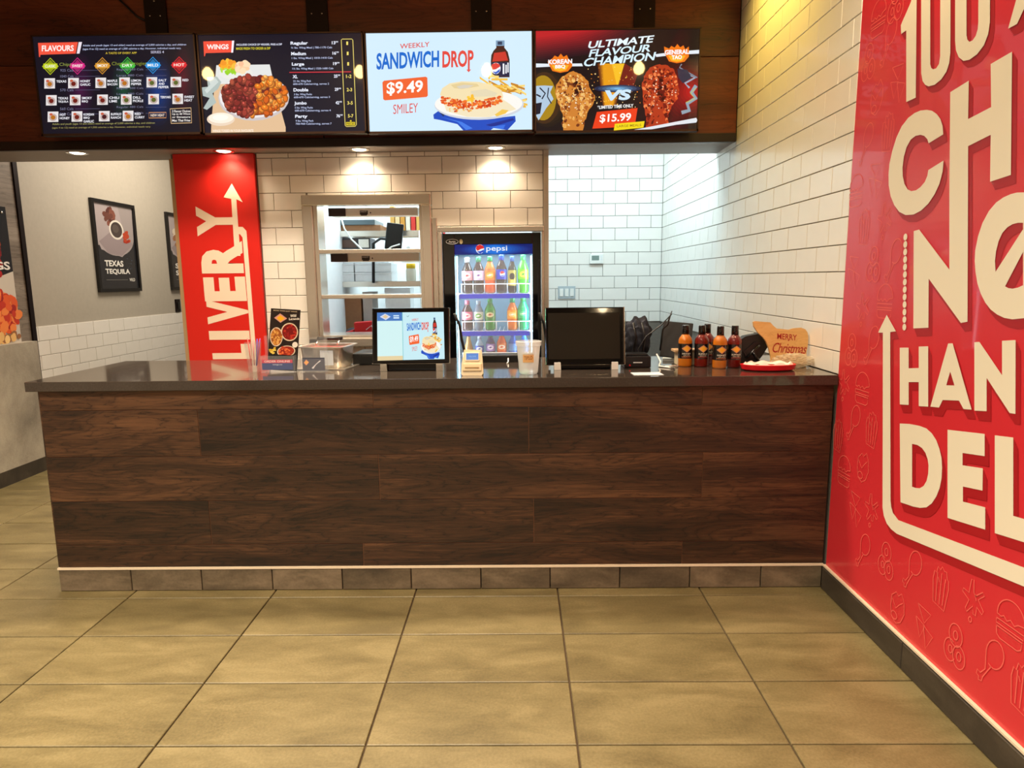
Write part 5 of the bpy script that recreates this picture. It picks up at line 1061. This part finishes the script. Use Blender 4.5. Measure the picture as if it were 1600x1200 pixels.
for k in range(72):
    a = 2 * PI * k / 72; wv = .5 + .5 * math.sin(9 * a + .6 * math.sin(3 * a))
    A.append(m.bm.verts.new((.109 * math.cos(a), .059 * math.sin(a), .022))); B_.append(m.bm.verts.new(((.104 - .006 * wv) * math.cos(a), (.056 - .005 * wv) * math.sin(a), .027 + .009 * wv))); D_.append(m.bm.verts.new(((.086 - .008 * wv) * math.cos(a), (.042 - .006 * wv) * math.sin(a), .02)))
for k in range(72):
    q = (k + 1) % 72; m.bm.faces.new((A[k], A[q], B_[q], B_[k])); m.bm.faces.new((B_[k], B_[q], D_[q], D_[k]))
m.build('scalloped_crest', mat('pinkish_white', (246, 222, 212), .4), t, True)
MB().lathe([(0, 0), (.09, 0), (.094, .006), (.05, .012), (0, .013)], 30, M=Matrix.Translation((0, 0, .008)) @ Matrix.Diagonal((1, .5, 1, 1)), caps=False).build('inner_cushion', mat('deep_red_cloth', (190, 24, 34), .6), t, True)
# payment terminal
t = thing('payment_terminal', 'black angled payment terminal on a swivel stand beside the bear sign', 'card reader', (1.07, 3.08, ZT))
MB().prism([(-.075, .03), (-.06, .11), (-.03, .13), (.03, .142), (.07, .115), (.078, .09), (.05, .04), (.02, .0), (-.06, .0)], lambda x, y, d: (x, d, y), .05).build('housing', mat('matte_black_plastic', (30, 30, 32), .5), t)
MB().prism([(-.04, .06), (.01, .105), (.05, .1), (.04, .07), (.01, .03), (-.02, .025)], lambda x, y, d: (x, d - .008, y), .01).build('keypad', M_black, t)
MB().tube([(-.03, -.012, .03), (.0, -.014, .06), (.03, -.012, .09)], .006, 8).build('bracket_arm', M_gloss, t); MB().tube([(0, -.014, .06), (.035, -.014, .01)], .007, 8).build('bracket_arm', M_gloss, t); MB().box(-.07, .07, .0, .08, .0, .012, .003).build('base', M_black, t)
# wooden bear sign
BP = [(1.056, 1.13), (1.066, 1.133), (1.133, 1.127), (1.147, 1.112), (1.163, 1.099), (1.19, 1.096), (1.217, 1.093), (1.238, 1.1), (1.27, 1.102), (1.29, 1.095), (1.300, 1.081), (1.304, 1.063), (1.304, 1.03), (1.300, 1.004), (1.298, .993), (1.297, .966), (1.30, .938), (1.139, .938), (1.138, .973), (1.128, 1.011), (1.116, 1.041), (1.102, 1.059), (1.079, 1.081), (1.059, 1.111)]
t = thing('bear_sign', 'light wooden bear-shaped sign reading merry christmas against the tiled wall', 'sign', (1.2, 3.02, ZT), rot=(math.radians(-5), 0, 0))
MB().prism([(x - 1.2, z - ZT) for x, z in BP], lambda x, y, d: (x, d, y), .012).build('board', wood('light_pine', (204, 150, 88), (226, 176, 108), (236, 194, 134), 2, .5), t)
bx('foot', (-.06, .09, -.012, .035, 0, .012), wood('pine_foot', (170, 120, 70), (190, 140, 84), (206, 160, 104), 2, .5), t)
c = Cv(R4(0, 0, 1, 1), YQ(0, 1, 0, 1, -.0005), (0, -1, 0)); c.m = lambda x, y, c=c: Vector((x - 1.2, -.0005 - c.off, y - ZT))
c.text('MERRY', (1.165, 1.052), (.088, -.008), (0, .026), (170, 30, 24), .012, 1.0); c.text('Christmas', (1.140, .992), (.152, -.008), (.012, .044), (170, 30, 24), .004, .9); c.ell(1.216, 1.045, .003, .003, (170, 30, 24), 8); c.build('lettering', M_print, t)
# crinkled plastic bag
m = MB(); bmesh.ops.create_icosphere(m.bm, subdivisions=4, radius=1)
for v in m.bm.verts:
    d = v.co.normalized(); q = 1 + .10 * math.sin(23 * d.x + 7 * d.y) + .08 * math.sin(31 * d.z + 13 * d.x) + random.uniform(-.03, .03); v.co = Vector((d.x * .088 * q, d.y * .026 * q, max(.0, .028 + d.z * .032 * q)))
o = m.build('plastic_bag', mat('clear_crinkled_plastic', (226, 210, 180), .12, alpha=.45), None, False, (1.215, 2.975, ZT)); tag(o, 'crumpled clear plastic bag in front of the bear sign', 'bag')
